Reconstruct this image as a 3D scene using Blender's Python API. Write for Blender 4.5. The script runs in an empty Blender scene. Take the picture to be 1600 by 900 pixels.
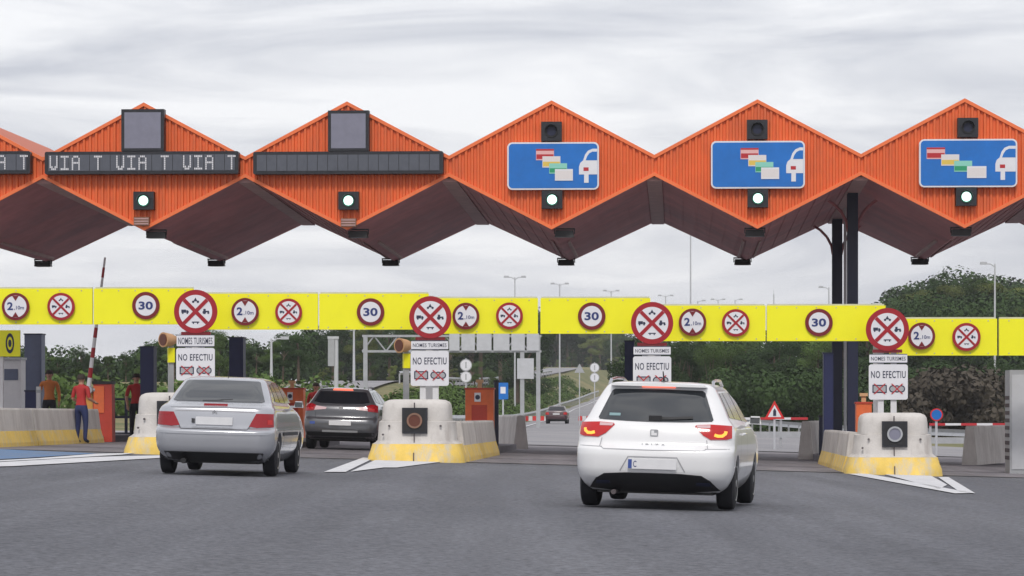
import bpy, bmesh, math, random
from math import sin, cos, pi, radians, sqrt
from mathutils import Vector, Matrix, geometry
random.seed(7)
F = 5000.0; HY = 643.0; CZ = 1.02; TILT = 0.028
YAW = radians(3.0); sY, cY = sin(YAW), cos(YAW)
scene = bpy.context.scene
col = scene.collection

# ------------------------------------------------------------------ basics
def P(px, py, Y):
    return Vector(((px-800)/F*Y, Y, CZ+(HY-py)/F*Y))
def sm(a, b, x):
    t = max(0, min(1, (x-a)/(b-a))); return t*t*(3-2*t)
def lerp_tab(tab, x):
    if x <= tab[0][0]: return tab[0][1]
    for (a, u), (b, v) in zip(tab, tab[1:]):
        if x <= b: return u+(v-u)*(x-a)/(b-a)
    return tab[-1][1]
XL = [(0,-60),(88,-40),(100,-16),(120,-7),(150,-2.0),(200,-.6),(278,1.0),(400,6.5),(500,13),(700,30),(900,52)]
XR = [(0,60),(105,60),(118,26),(150,15),(278,12),(400,17.5),(500,25),(700,43),(900,66)]
def rise(Y): return 3.2*(max(0, min(Y, 620)-262)/238.0)**1.7
def cross(X, Y): return -TILT*max(-45, min(45, X))*(1-sm(130, 260, Y))
def gz(X, Y):                      # paved surface height
    return cross(X, Y)+rise(Y)
def tz(X, Y):                      # terrain height
    xl, xr = lerp_tab(XL, Y), lerp_tab(XR, Y)
    e = sm(1.5, 7.5, xl-X)*sm(130, 250, Y)*3.3+sm(10, 60, xl-X)*sm(260, 420, Y)*1.2
    h = sm(6, 60, X-xr)*sm(190, 330, Y)*7+sm(15, 90, X-xr)*sm(260, 450, Y)*7
    edge = 0.05 if Y > 100 else 0.05
    return cross(X, Y)+rise(Y)*(1-sm(18, 55, xl-X))-edge+e+h
def ground_at(px, Y): X = (px-800)/F*Y; return Vector((X, Y, gz(X, Y)))
def gpix(px, py):
    Y = F*CZ/(py-HY-TILT*(px-800)); X = (px-800)/F*Y
    return X, Y

def newmat(name, colr, rough=.6, metal=0, var=.0, vscale=3.0, bump=0, bscale=60, coat=0, emit=None, estr=0, spec=None, dirt=None, dscale=1.5, damt=.4, rand=0):
    m = bpy.data.materials.new(name); m.use_nodes = True
    nt = m.node_tree; N = nt.nodes; L = nt.links; b = N['Principled BSDF']
    b.inputs['Base Color'].default_value = (*colr, 1); b.inputs['Roughness'].default_value = rough
    b.inputs['Metallic'].default_value = metal
    if coat: b.inputs['Coat Weight'].default_value = coat; b.inputs['Coat Roughness'].default_value = .06
    if spec is not None: b.inputs['Specular IOR Level'].default_value = spec
    if emit: b.inputs['Emission Color'].default_value = (*emit, 1); b.inputs['Emission Strength'].default_value = estr
    tc = N.new('ShaderNodeTexCoord'); out = None
    if var or dirt or rand:
        rgb = N.new('ShaderNodeRGB'); rgb.outputs[0].default_value = (*colr, 1); out = rgb.outputs[0]
    if var:
        n = N.new('ShaderNodeTexNoise'); n.inputs['Scale'].default_value = vscale; n.inputs['Detail'].default_value = 6; n.inputs['Roughness'].default_value = .65
        L.new(tc.outputs['Object'], n.inputs['Vector'])
        mr = N.new('ShaderNodeMapRange'); mr.inputs[1].default_value = .3; mr.inputs[2].default_value = .7; mr.inputs[3].default_value = 1-var; mr.inputs[4].default_value = 1+var
        L.new(n.outputs['Fac'], mr.inputs[0])
        mx = N.new('ShaderNodeVectorMath'); mx.operation = 'SCALE'; L.new(out, mx.inputs[0]); L.new(mr.outputs[0], mx.inputs['Scale']); out = mx.outputs[0]
    if dirt:
        n = N.new('ShaderNodeTexNoise'); n.inputs['Scale'].default_value = dscale; n.inputs['Detail'].default_value = 8; n.inputs['Roughness'].default_value = .7
        mp = N.new('ShaderNodeMapping'); mp.inputs['Scale'].default_value = (1, 1, .35); L.new(tc.outputs['Object'], mp.inputs[0]); L.new(mp.outputs[0], n.inputs['Vector'])
        mr = N.new('ShaderNodeMapRange'); mr.inputs[1].default_value = .48; mr.inputs[2].default_value = .72; mr.inputs[4].default_value = damt
        L.new(n.outputs['Fac'], mr.inputs[0])
        mx = N.new('ShaderNodeMix'); mx.data_type = 'RGBA'; L.new(mr.outputs[0], mx.inputs[0]); L.new(out, mx.inputs[6]); mx.inputs[7].default_value = (*dirt, 1); out = mx.outputs[2]
    if rand:
        oi = N.new('ShaderNodeObjectInfo'); mr = N.new('ShaderNodeMapRange'); mr.inputs[3].default_value = 1-rand; mr.inputs[4].default_value = 1+rand
        L.new(oi.outputs['Random'], mr.inputs[0])
        mx = N.new('ShaderNodeVectorMath'); mx.operation = 'SCALE'; L.new(out, mx.inputs[0]); L.new(mr.outputs[0], mx.inputs['Scale']); out = mx.outputs[0]
    if out is not None: L.new(out, b.inputs['Base Color'])
    if bump:
        n = N.new('ShaderNodeTexNoise'); n.inputs['Scale'].default_value = bscale; n.inputs['Detail'].default_value = 5
        L.new(tc.outputs['Object'], n.inputs['Vector'])
        bp = N.new('ShaderNodeBump'); bp.inputs['Strength'].default_value = bump; bp.inputs['Distance'].default_value = .02
        L.new(n.outputs['Fac'], bp.inputs['Height']); L.new(bp.outputs[0], b.inputs['Normal'])
    return m

M = {}
M['orange'] = newmat('orange_cladding', (.75,.135,.032), .5, var=.10, vscale=1.1, dirt=(.46,.105,.045), dscale=2.0, damt=.6)
M['orange_trim'] = newmat('orange_trim', (.84,.18,.055), .45, var=.06)
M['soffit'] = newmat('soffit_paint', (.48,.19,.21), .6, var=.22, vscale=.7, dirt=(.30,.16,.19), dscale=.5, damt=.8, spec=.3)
M['soffit_bar'] = newmat('soffit_gutter', (.46,.30,.30), .6, var=.15, spec=.2)
M['roof_top'] = newmat('roof_sheet', (.50,.11,.04), .55, var=.15)
M['navy'] = newmat('navy_steel', (.010,.014,.045), .45, var=.1)
M['navy2'] = newmat('navy_panel', (.014,.02,.085), .5, var=.12)
M['greyblue'] = newmat('grey_blue_panel', (.10,.12,.19), .5, var=.12)
M['black'] = newmat('black_plastic', (.012,.012,.014), .5)
M['blackbox'] = newmat('black_housing', (.015,.016,.022), .45, var=.2)
M['ledpanel'] = newmat('led_panel', (.085,.092,.115), .35, var=.10, vscale=6)
M['ledsquare'] = newmat('led_square', (.20,.20,.26), .4, var=.09, vscale=4)
M['ledlit'] = newmat('led_lit', (.5,.5,.52), .5, emit=(.85,.82,.88), estr=.15)
M['greenlit'] = newmat('signal_lit', (.5,.9,.8), .4, emit=(.62,1,.88), estr=1.6)
M['greenring'] = newmat('signal_ring', (.02,.12,.08), .4)
M['brownbox'] = newmat('brown_box', (.22,.12,.08), .6, var=.2)
M['signblue'] = newmat('sign_blue', (.008,.150,.52), .4, var=.12, vscale=2.0)
M['white'] = newmat('white_paint', (.74,.74,.75), .5, var=.05)
M['signwhite'] = newmat('sign_white', (.72,.72,.76), .45, var=.04)
M['cardred'] = newmat('card_red', (.45,.02,.03), .5); M['cardpink'] = newmat('card_pink', (.75,.42,.42), .5)
M['cardyel'] = newmat('card_yellow', (.70,.50,.10), .5); M['cardgreen'] = newmat('card_green', (.02,.30,.14), .5)
M['cardpale'] = newmat('card_pale', (.70,.66,.66), .5); M['cardgreenpale'] = newmat('card_green_pale', (.25,.60,.50), .5)
M['yellow'] = newmat('yellow_beam', (.90,.86,.008), .45, var=.04, vscale=1.2)
M['beamedge'] = newmat('beam_rail', (.45,.45,.42), .5, var=.1)
M['red'] = newmat('sign_red', (.33,.006,.016), .45, var=.05)
M['redbright'] = newmat('bright_red', (.62,.02,.02), .5, var=.1)
M['darkred'] = newmat('sign_dark_red', (.17,.006,.012), .45)
M['ink'] = newmat('sign_ink', (.02,.025,.06), .5)
M['inkblue'] = newmat('sign_ink_blue', (.02,.035,.16), .5)
M['concrete'] = newmat('barrier_concrete', (.58,.55,.525), .85, var=.10, vscale=2, bump=.4, bscale=25, dirt=(.27,.23,.21), dscale=2.6, damt=.6)
M['yellowbase'] = newmat('worn_yellow_paint', (.80,.56,.13), .8, var=.12, vscale=3, bump=.3, bscale=30, dirt=(.60,.53,.40), dscale=5, damt=1.3)
M['joint'] = newmat('joint_dark', (.10,.085,.09), .9)
M['galv'] = newmat('galvanised_steel', (.40,.41,.43), .45, metal=.3, var=.1)
M['lampgrey'] = newmat('lamp_post_grey', (.50,.51,.54), .5, var=.08)
M['postwhite'] = newmat('white_post', (.66,.66,.68), .5, var=.06)
M['amberhorn'] = newmat('amber_housing', (.58,.34,.18), .5, var=.1)
M['amberdark'] = newmat('amber_lens', (.12,.035,.02), .3)
M['orangecab'] = newmat('orange_cabinet', (.70,.14,.04), .5, var=.15, vscale=3)
M['redcab'] = newmat('red_cabinet', (.45,.045,.025), .5, var=.15)
M['yelcab'] = newmat('yellow_cabinet', (.62,.30,.06), .5, var=.1)
M['skin'] = newmat('skin', (.42,.22,.15), .6); M['hair'] = newmat('hair', (.03,.02,.015), .8)
M['shirtred'] = newmat('red_top', (.40,.025,.025), .8, var=.1); M['shirtorange'] = newmat('orange_vest', (.55,.17,.04), .8, var=.15)
M['trouser'] = newmat('navy_trousers', (.02,.03,.10), .85, var=.15); M['trouserblk'] = newmat('black_trousers', (.02,.018,.025), .85)
M['tyre'] = newmat('tyre_rubber', (.012,.012,.016), .85, bump=.2, bscale=80)
M['rim'] = newmat('alloy', (.45,.46,.48), .35, metal=.7)
M['glass'] = newmat('tinted_glass', (.012,.016,.020), .06, coat=1, spec=.9)
M['glassdk'] = newmat('dark_glass', (.010,.012,.016), .1, spec=.5)
M['carwhite'] = newmat('white_car_paint', (.80,.80,.81), .28, coat=.8, var=.015)
M['carsilver'] = newmat('silver_car_paint', (.43,.44,.475), .27, metal=.45, coat=.7, var=.03)
M['cargrey'] = newmat('dark_grey_car_paint', (.088,.09,.102), .28, metal=.3, coat=.8, var=.05)
M['carred'] = newmat('maroon_car_paint', (.06,.022,.030), .3, coat=.8)
M['taillit'] = newmat('tail_lens_lit', (.46,.012,.015), .15, coat=.4, spec=.35, emit=(1,.05,.03), estr=.04)
M['tail'] = newmat('tail_lens', (.27,.008,.015), .15, coat=.35, spec=.35, emit=(1,.04,.03), estr=.03)
M['tailclear'] = newmat('tail_lens_clear', (.62,.42,.44), .15, coat=1)
M['amberlit'] = newmat('indicator_lit', (.9,.4,.05), .2, emit=(1,.42,.06), estr=.75)
M['brakelit'] = newmat('brake_lit', (.8,.1,.06), .2, emit=(1,.22,.14), estr=.9)
M['chrome'] = newmat('chrome', (.6,.6,.62), .15, metal=1)
M['seam'] = newmat('panel_gap', (.05,.05,.055), .8)
M['seamlight'] = newmat('panel_gap_light', (.36,.36,.38), .8)
M['plate'] = newmat('number_plate', (.70,.70,.72), .5, var=.04, vscale=8)
M['plateblue'] = newmat('plate_band', (.04,.08,.30), .5)
M['sticker'] = newmat('sticker', (.20,.32,.34), .6)
M['bark'] = newmat('bark', (.10,.07,.05), .9, var=.2)

def leafmat(name, colr, rand=.45):
    m = newmat(name, colr, .9, var=.30, vscale=.35, rand=rand, spec=.08)
    b = m.node_tree.nodes['Principled BSDF']
    try: b.inputs['Subsurface Weight'].default_value = 0
    except Exception: pass
    return m
M['leafdark'] = leafmat('leaves_dark', (.036,.062,.022))
M['leafmid'] = leafmat('leaves_mid', (.072,.115,.032))
M['leafolive'] = leafmat('leaves_olive', (.115,.14,.040))
M['leafwood'] = newmat('leaves_wood', (.042,.070,.026), .9, var=.55, vscale=.16, spec=.08)
M['leafbrown'] = leafmat('leaves_brown', (.055,.047,.038))

# ------------------------------------------------------------------ mesh builder
class MB:
    def __init__(s): s.v = []; s.f = []; s.mi = []
    def add(s, vs, fs, mi=0):
        o = len(s.v); s.v += [tuple(v) for v in vs]; s.f += [tuple(i+o for i in f) for f in fs]; s.mi += [mi]*len(fs); return s
    def box(s, x0, x1, y0, y1, z0, z1, mi=0, mat=None, taper=0):
        t = taper
        vs = [(x0,y0,z0),(x1,y0,z0),(x1,y1,z0),(x0,y1,z0),(x0+t,y0+t,z1),(x1-t,y0+t,z1),(x1-t,y1-t,z1),(x0+t,y1-t,z1)]
        if mat is not None: vs = [mat@Vector(v) for v in vs]
        return s.add(vs, [(0,3,2,1),(4,5,6,7),(0,1,5,4),(1,2,6,5),(2,3,7,6),(3,0,4,7)], mi)
    def prism(s, poly, y0, y1, mi=0):      # poly in (x,z), facing -y at y0
        n = len(poly)
        A = sum(poly[i][0]*poly[(i+1)%n][1]-poly[(i+1)%n][0]*poly[i][1] for i in range(n))
        if A < 0: poly = poly[::-1]
        vs = [(x,y0,z) for x,z in poly]+[(x,y1,z) for x,z in poly]
        fs = [tuple(range(n)), tuple(range(2*n-1, n-1, -1))]+[(i, i+n, (i+1)%n+n, (i+1)%n) for i in range(n)]
        return s.add(vs, fs, mi)
    def tube(s, p0, p1, r0, r1=None, n=10, mi=0):
        r1 = r0 if r1 is None else r1
        p0, p1 = Vector(p0), Vector(p1); d = (p1-p0).normalized()
        a = d.orthogonal().normalized(); b = d.cross(a); vs = []
        for p, r in ((p0, r0), (p1, r1)):
            for i in range(n):
                t = 2*pi*i/n; vs.append(p+a*cos(t)*r+b*sin(t)*r)
        fs = [(i, (i+1)%n, (i+1)%n+n, i+n) for i in range(n)]+[tuple(range(n-1, -1, -1)), tuple(range(n, 2*n))]
        return s.add(vs, fs, mi)
    def path(s, pts, r, n=8, mi=0):
        for a, b in zip(pts, pts[1:]): s.tube(a, b, r, r, n, mi)
        return s
    def ring(s, cx, cz, r0, r1, y0, y1, n=40, mi=0):
        vs = []
        for y in (y0, y1):
            for r in (r0, r1):
                for i in range(n): t = 2*pi*i/n; vs.append((cx+r*cos(t), y, cz+r*sin(t)))
        fs = []
        for i in range(n):
            j = (i+1)%n
            fs += [(i, j, n+j, n+i)[::-1], (2*n+i, 3*n+i, 3*n+j, 2*n+j)[::-1], (n+i, n+j, 3*n+j, 3*n+i)[::-1], (i, 2*n+i, 2*n+j, j)[::-1]]
        return s.add(vs, fs, mi)
    def disc(s, cx, cz, r, y0, y1, n=40, mi=0):
        return s.prism([(cx+r*cos(2*pi*i/n), cz+r*sin(2*pi*i/n)) for i in range(n)], y0, y1, mi)
    def build(s, name, mats, parent=None, smooth=False, ang=35, loc=None):
        me = bpy.data.meshes.new(name); me.from_pydata(s.v, [], s.f)
        if not isinstance(mats, (list, tuple)): mats = [mats]
        for m in mats: me.materials.append(m)
        if len(mats) > 1: me.polygons.foreach_set('material_index', s.mi)
        me.update()
        if smooth: smooth_mesh(me, ang)
        o = bpy.data.objects.new(name, me); col.objects.link(o); o.parent = parent
        if loc is not None: o.location = loc
        return o
def smooth_mesh(me, ang=35):
    me.polygons.foreach_set('use_smooth', [True]*len(me.polygons))
    try: me.set_sharp_from_angle(angle=radians(ang))
    except Exception: pass
    me.update()
def rrect(x0, x1, z0, z1, r, n=6):
    out = []
    for cx, cz, a in ((x1-r, z1-r, 0), (x0+r, z1-r, 90), (x0+r, z0+r, 180), (x1-r, z0+r, 270)):
        for i in range(n+1):
            t = radians(a+90*i/n); out.append((cx+r*cos(t), cz+r*sin(t)))
    return out
def tag(o, label=None, cat=None, group=None, kind=None):
    if label: o['label'] = label
    if cat: o['category'] = cat
    if group: o['group'] = group
    if kind: o['kind'] = kind
    return o
def empty(name, loc, rz=0, label=None, cat=None, group=None):
    o = bpy.data.objects.new(name, None); col.objects.link(o); o.empty_display_size = .2
    o.location = loc; o.rotation_euler = (0, 0, rz); tag(o, label, cat, group); return o
def copy_tree(o, parent=None):
    c = o.copy(); col.objects.link(c); c.parent = parent
    for ch in [x for x in bpy.data.objects if x.parent == o]: copy_tree(ch, c)
    return c
KIDS = {}
def text_mesh(name, s, mat, parent, x0, x1, z0, z1, y, depth=.004, spacing=1.0, bold=0.0):
    cu = bpy.data.curves.new(name, 'FONT'); cu.body = s; cu.extrude = .01; cu.space_character = spacing; cu.offset = bold; cu.resolution_u = 3
    o = bpy.data.objects.new(name+'_tmp', cu); col.objects.link(o)
    dg = bpy.context.evaluated_depsgraph_get(); me = bpy.data.meshes.new_from_object(o.evaluated_get(dg))
    bpy.data.objects.remove(o); bpy.data.curves.remove(cu)
    xs = [v.co.x for v in me.vertices]; ys = [v.co.y for v in me.vertices]
    ax, bx, ay, by = min(xs), max(xs), min(ys), max(ys)
    for v in me.vertices:
        u = (v.co.x-ax)/(bx-ax); w = (v.co.y-ay)/(by-ay); zz = v.co.z
        v.co = (x0+u*(x1-x0), y-(depth if zz > 0 else 0), z0+w*(z1-z0))
    me.materials.clear(); me.materials.append(mat); me.name = name
    t = bpy.data.objects.new(name, me); col.objects.link(t); t.parent = parent
    return t

# ------------------------------------------------------------------ camera, world, light
cam = bpy.data.cameras.new('camera'); co = bpy.data.objects.new('camera', cam); col.objects.link(co)
co.location = (0, 0, CZ); co.rotation_euler = (pi/2, 0, 0)
cam.sensor_width = 36; cam.lens = F/1600*36; cam.shift_y = (HY-450)/1600; cam.clip_end = 5000; cam.clip_start = .5
scene.camera = co
w = bpy.data.worlds.new('World'); scene.world = w; w.use_nodes = True
nt = w.node_tree; N = nt.nodes; L = nt.links; bg = N['Background']; bg.inputs[1].default_value = .1
SE, SR = radians(46), radians(184)
sky = N.new('ShaderNodeTexSky'); sky.sky_type = 'NISHITA'; sky.sun_disc = False; sky.sun_elevation = SE; sky.sun_rotation = SR; sky.dust_density = 2.5
tc = N.new('ShaderNodeTexCoord'); mp = N.new('ShaderNodeMapping'); mp.inputs['Scale'].default_value = (2.2, 2.2, 15); mp.inputs['Rotation'].default_value = (0, radians(4), .4)
L.new(tc.outputs['Generated'], mp.inputs[0])
n1 = N.new('ShaderNodeTexNoise'); n1.inputs['Scale'].default_value = 3.2; n1.inputs['Detail'].default_value = 8; n1.inputs['Roughness'].default_value = .55; n1.inputs['Distortion'].default_value = .7
L.new(mp.outputs[0], n1.inputs['Vector'])
cr = N.new('ShaderNodeValToRGB'); L.new(n1.outputs['Fac'], cr.inputs[0])
cr.color_ramp.elements[0].position = .34; cr.color_ramp.elements[0].color = (.575,.59,.65,1)
cr.color_ramp.elements[1].position = .62; cr.color_ramp.elements[1].color = (.93,.93,.95,1)
sc = N.new('ShaderNodeVectorMath'); sc.operation = 'SCALE'; sc.inputs['Scale'].default_value = 9.4; L.new(cr.outputs[0], sc.inputs[0])
mx = N.new('ShaderNodeMix'); mx.data_type = 'RGBA'; mx.inputs[0].default_value = .90
L.new(sky.outputs[0], mx.inputs[6]); L.new(sc.outputs[0], mx.inputs[7]); L.new(mx.outputs[2], bg.inputs[0])
sl = bpy.data.lights.new('sun', 'SUN'); sl.energy = 1.4; sl.angle = radians(10); sl.color = (1, .96, .9)
so = bpy.data.objects.new('sun', sl); col.objects.link(so)
# nishita: rotation 0 = +Y sun, clockwise
sd = Vector((sin(SR)*cos(SE), cos(SR)*cos(SE), sin(SE)))
so.rotation_euler = sd.to_track_quat('Z', 'Y').to_euler()
scene.view_settings.view_transform = 'Standard'; scene.view_settings.look = 'None'; scene.view_settings.exposure = 0.26; scene.view_settings.gamma = 1
scene.render.engine = 'CYCLES'

# ------------------------------------------------------------------ ground
def groundmat(name, c, c2, scale, fine, rough=.9, bump=.5, streak=False, lo=.4, hi=.62, finescale=60):
    m = bpy.data.materials.new(name); m.use_nodes = True; nt = m.node_tree; N = nt.nodes; L = nt.links; b = N['Principled BSDF']
    b.inputs['Roughness'].default_value = rough; b.inputs['Specular IOR Level'].default_value = .3
    tc = N.new('ShaderNodeTexCoord')
    n = N.new('ShaderNodeTexNoise'); n.inputs['Scale'].default_value = scale; n.inputs['Detail'].default_value = 7; n.inputs['Roughness'].default_value = .6
    mp = N.new('ShaderNodeMapping'); L.new(tc.outputs['Object'], mp.inputs[0]); mp.inputs['Scale'].default_value = (1, .22 if streak else 1, 1)
    L.new(mp.outputs[0], n.inputs['Vector'])
    r = N.new('ShaderNodeMapRange'); r.inputs[1].default_value = lo; r.inputs[2].default_value = hi; L.new(n.outputs['Fac'], r.inputs[0])
    mx = N.new('ShaderNodeMix'); mx.data_type = 'RGBA'; mx.inputs[6].default_value = (*c, 1); mx.inputs[7].default_value = (*c2, 1); L.new(r.outputs[0], mx.inputs[0])
    if streak:
        m2 = N.new('ShaderNodeMapping'); m2.inputs['Scale'].default_value = (1.5, .045, 1); m2.inputs['Rotation'].default_value = (0, 0, .05); L.new(tc.outputs['Object'], m2.inputs[0])
        n2 = N.new('ShaderNodeTexNoise'); n2.inputs['Scale'].default_value = 1.0; n2.inputs['Detail'].default_value = 4; L.new(m2.outputs[0], n2.inputs['Vector'])
        r2 = N.new('ShaderNodeMapRange'); r2.inputs[1].default_value = .35; r2.inputs[2].default_value = .65; r2.inputs[3].default_value = .88; r2.inputs[4].default_value = 1.07; L.new(n2.outputs['Fac'], r2.inputs[0])
        n3 = N.new('ShaderNodeTexNoise'); n3.inputs['Scale'].default_value = 2.3; n3.inputs['Detail'].default_value = 3; L.new(tc.outputs['Object'], n3.inputs['Vector'])
        r3 = N.new('ShaderNodeMapRange'); r3.inputs[1].default_value = .70; r3.inputs[2].default_value = .76; r3.inputs[3].default_value = 1; r3.inputs[4].default_value = .72; L.new(n3.outputs['Fac'], r3.inputs[0])
        ml = N.new('ShaderNodeMath'); ml.operation = 'MULTIPLY'; L.new(r2.outputs[0], ml.inputs[0]); L.new(r3.outputs[0], ml.inputs[1])
        s2 = N.new('ShaderNodeVectorMath'); s2.operation = 'SCALE'; L.new(mx.outputs[2], s2.inputs[0]); L.new(ml.outputs[0], s2.inputs['Scale']); base = s2.outputs[0]
    else: base = mx.outputs[2]
    f = N.new('ShaderNodeTexNoise'); f.inputs['Scale'].default_value = finescale; f.inputs['Detail'].default_value = 4; f.inputs['Roughness'].default_value = .8
    L.new(tc.outputs['Object'], f.inputs['Vector'])
    fr = N.new('ShaderNodeMapRange'); fr.inputs[1].default_value = .3; fr.inputs[2].default_value = .7; fr.inputs[3].default_value = 1-fine; fr.inputs[4].default_value = 1+fine; L.new(f.outputs['Fac'], fr.inputs[0])
    s = N.new('ShaderNodeVectorMath'); s.operation = 'SCALE'; L.new(base, s.inputs[0]); L.new(fr.outputs[0], s.inputs['Scale']); L.new(s.outputs[0], b.inputs['Base Color'])
    bp = N.new('ShaderNodeBump'); bp.inputs['Strength'].default_value = bump; bp.inputs['Distance'].default_value = .01; L.new(f.outputs['Fac'], bp.inputs['Height']); L.new(bp.outputs[0], b.inputs['Normal'])
    return m
M['asphalt'] = groundmat('asphalt', (.112,.115,.132), (.143,.146,.164), .30, .62, streak=True, finescale=15)
M['apron'] = groundmat('worn_apron', (.165,.155,.168), (.235,.22,.235), .5, .14, streak=True)
M['farroad'] = groundmat('far_road', (.24,.235,.25), (.30,.29,.30), .15, .06, finescale=10)
M['grass'] = groundmat('dry_grass', (.11,.125,.045), (.22,.19,.09), .12, .3, bump=.8, finescale=8)
M['paint'] = groundmat('road_paint', (.62,.62,.64), (.40,.40,.42), 1.8, .12, lo=.5, hi=.8)
M['bluepaint'] = groundmat('blue_road_paint', (.11,.20,.36), (.15,.20,.29), 1.2, .15)

def sheet(name, xs, ys, zf, mat, xmap=None):
    b = MB(); vs = []
    for y in ys:
        for x in xs:
            X = xmap(x, y) if xmap else x
            vs.append((X, y, zf(X, y)))
    n = len(xs)
    fs = [(j*n+i, j*n+i+1, (j+1)*n+i+1, (j+1)*n+i) for j in range(len(ys)-1) for i in range(n-1)]
    b.add(vs, fs); o = b.build(name, mat, smooth=True, ang=80); tag(o, kind='structure'); return o
ys = [-60, -20, 0, 20, 40, 60, 80, 88]+[92+4*i for i in range(30)]+[216+8*i for i in range(60)]+[720, 800, 900, 1100, 1500, 2500]
xs = [-900, -600, -400, -300, -220, -160, -120, -90, -70]+[-56+4*i for i in range(36)]+[95, 110, 130, 160, 200, 260, 340, 450, 600, 900]
sheet('ground', xs, ys, tz, M['grass'])
sheet('road', [-60+4*i for i in range(31)], [-40, 0, 20, 40, 60, 80, 100], lambda x, y: gz(x, y)-.006, M['asphalt'])
sheet('toll_apron', [-45, -30, -20, -10, 0, 10, 20, 30, 45], [63, 70, 80, 98], lambda x, y: gz(x, y), M['apron'],
      xmap=lambda x, y: x)
sheet('motorway', [i/8 for i in range(9)], [98.05]+[102+6*i for i in range(120)],
      lambda x, y: gz(x, y)+.02, M['farroad'], xmap=lambda t, y: lerp_tab(XL, y)+t*(lerp_tab(XR, y)-lerp_tab(XL, y)))
# second carriageway up on the left bank
b = MB(); vs = []
YY = [190+10*i for i in range(42)]
for Y in YY:
    xl = lerp_tab(XL, Y)-8.5
    for dx in (-6, 0): X = xl+dx; vs.append((X, Y, max(tz(xl-7, Y), tz(xl, Y), tz(xl-3, Y))+.12))
b.add(vs, [(2*i, 2*i+1, 2*i+3, 2*i+2) for i in range(len(YY)-1)])
tag(b.build('far_carriageway', M['farroad']), kind='structure')

def gpoly(name, pts, mat, dz=.004, hide=None):
    """painted marking: image outline dropped onto the paved plane"""
    b = MB(); vs = []
    for px, py in pts:
        X, Y = gpix(px, py); vs.append((X, Y, gz(X, Y)+dz))
    b.add(vs, [tuple(range(len(vs)))]); return tag(b.build(name, mat), kind='structure')
# chevrons in front of the islands
def bars(name, polys, dz=.008):
    b = MB()
    for pts in polys:
        vs = []
        for px, py in pts:
            X, Y = gpix(px, py); vs.append((X, Y, gz(X, Y)+dz))
        k = len(vs)
        area = sum(vs[i][0]*vs[(i+1)%k][1]-vs[(i+1)%k][0]*vs[i][1] for i in range(k))
        if area < 0: vs = vs[::-1]
        b.add(vs, [tuple(range(k))])
    return tag(b.build(name, M['paint']), kind='structure')
bars('road_marking_middle_island', [[(506,738),(540,738),(584,716.5),(567,715.5)], [(548,737.5),(600,731),(620,731),(718,718.5),(700,716.5),(590,717.5)]])
bars('road_marking_right_island', [[(1326,741),(1352,740),(1520,771),(1492,771.5)], [(1380,741),(1455,744),(1480,758),(1468,764.5)], [(1466,746),(1482,746),(1524,771.5),(1500,769.5)]])
bars('road_marking_left_island', [[(-60,731),(20,729),(250,716),(250,712),(150,714.5),(-60,726)], [(-60,724),(40,719),(130,711),(250,707.5),(250,711),(190,712.5),(80,717),(-60,727.5)][:0] or [(-60,723),(60,716.5),(150,709.5),(215,708),(190,711),(90,717),(-60,725)]])
gpoly('blue_lane_marking', [(-80,722),(40,716),(150,709),(-20,701),(-80,699)], M['bluepaint'], .006)
# dashed/edge lines on the motorway beyond
b = MB()
for off in (1.2,):
    for i in range(60):
        Y0, Y1 = 105+7*i, 112+7*i
        X0, X1 = lerp_tab(XL, Y0)+off, lerp_tab(XL, Y1)+off
        b.add([(X0,Y0,gz(X0,Y0)+.06),(X0+.2,Y0,gz(X0,Y0)+.06),(X1+.2,Y1,gz(X1,Y1)+.06),(X1,Y1,gz(X1,Y1)+.06)], [(0,1,2,3)])
tag(b.build('road_edge_line', M['paint']), kind='structure')
# long tyre-darkened joint lines in the plaza
M['darkjoint'] = groundmat('sealed_joint', (.075,.07,.08), (.10,.095,.10), 1.0, .2)
b = MB()
for Y in (62.78, 84.0, 92.0):
    vs = []
    for X in (-45, 45): vs += [(X, Y, gz(X, Y)+.004), (X, Y+.22, gz(X, Y)+.004)]
    b.add(vs, [(0, 2, 3, 1)])
tag(b.build('road_joint', M['darkjoint']), kind='structure')

# ------------------------------------------------------------------ canopy
CX, CY = (862-800)/F*73, 73.0
PITCH = 4.68; KS = range(-3, 5)
DEP = 12.5
def floc(px, py, v=0.0):
    """local (u, z) on the plane at depth v of the canopy frame"""
    ox, oy = CX+sY*v, CY+cY*v
    k = (px-800)/F
    Y = (ox*sY+oy*cY)/(k*sY+cY); X = k*Y
    u = (X-CX)*cY-(Y-CY)*sY
    return u, CZ+(HY-py)*Y/F, Y
def cw(u, v, z=0): return Vector((CX+u*cY+v*sY, CY-u*sY+v*cY, z))
canopy = empty('toll_canopy', (CX, CY, 0), -YAW, 'long folded canopy of orange corrugated diamonds with a dark underside spanning all the toll lanes', 'canopy')
ZP, ZB, ZVT, ZVB = 8.11, 5.17, 6.86, 6.38
def ztop(u, v=0):
    t = abs(((u/PITCH)+.5) % 1-.5)*2; return ZP+(ZVT-ZP)*t
def zbot(u, v=0):
    t = abs(((u/PITCH)+.5) % 1-.5)*2; s = v/DEP
    return (ZB-.14*s)+((ZVB-.26*s)-(ZB-.14*s))*t
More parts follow.
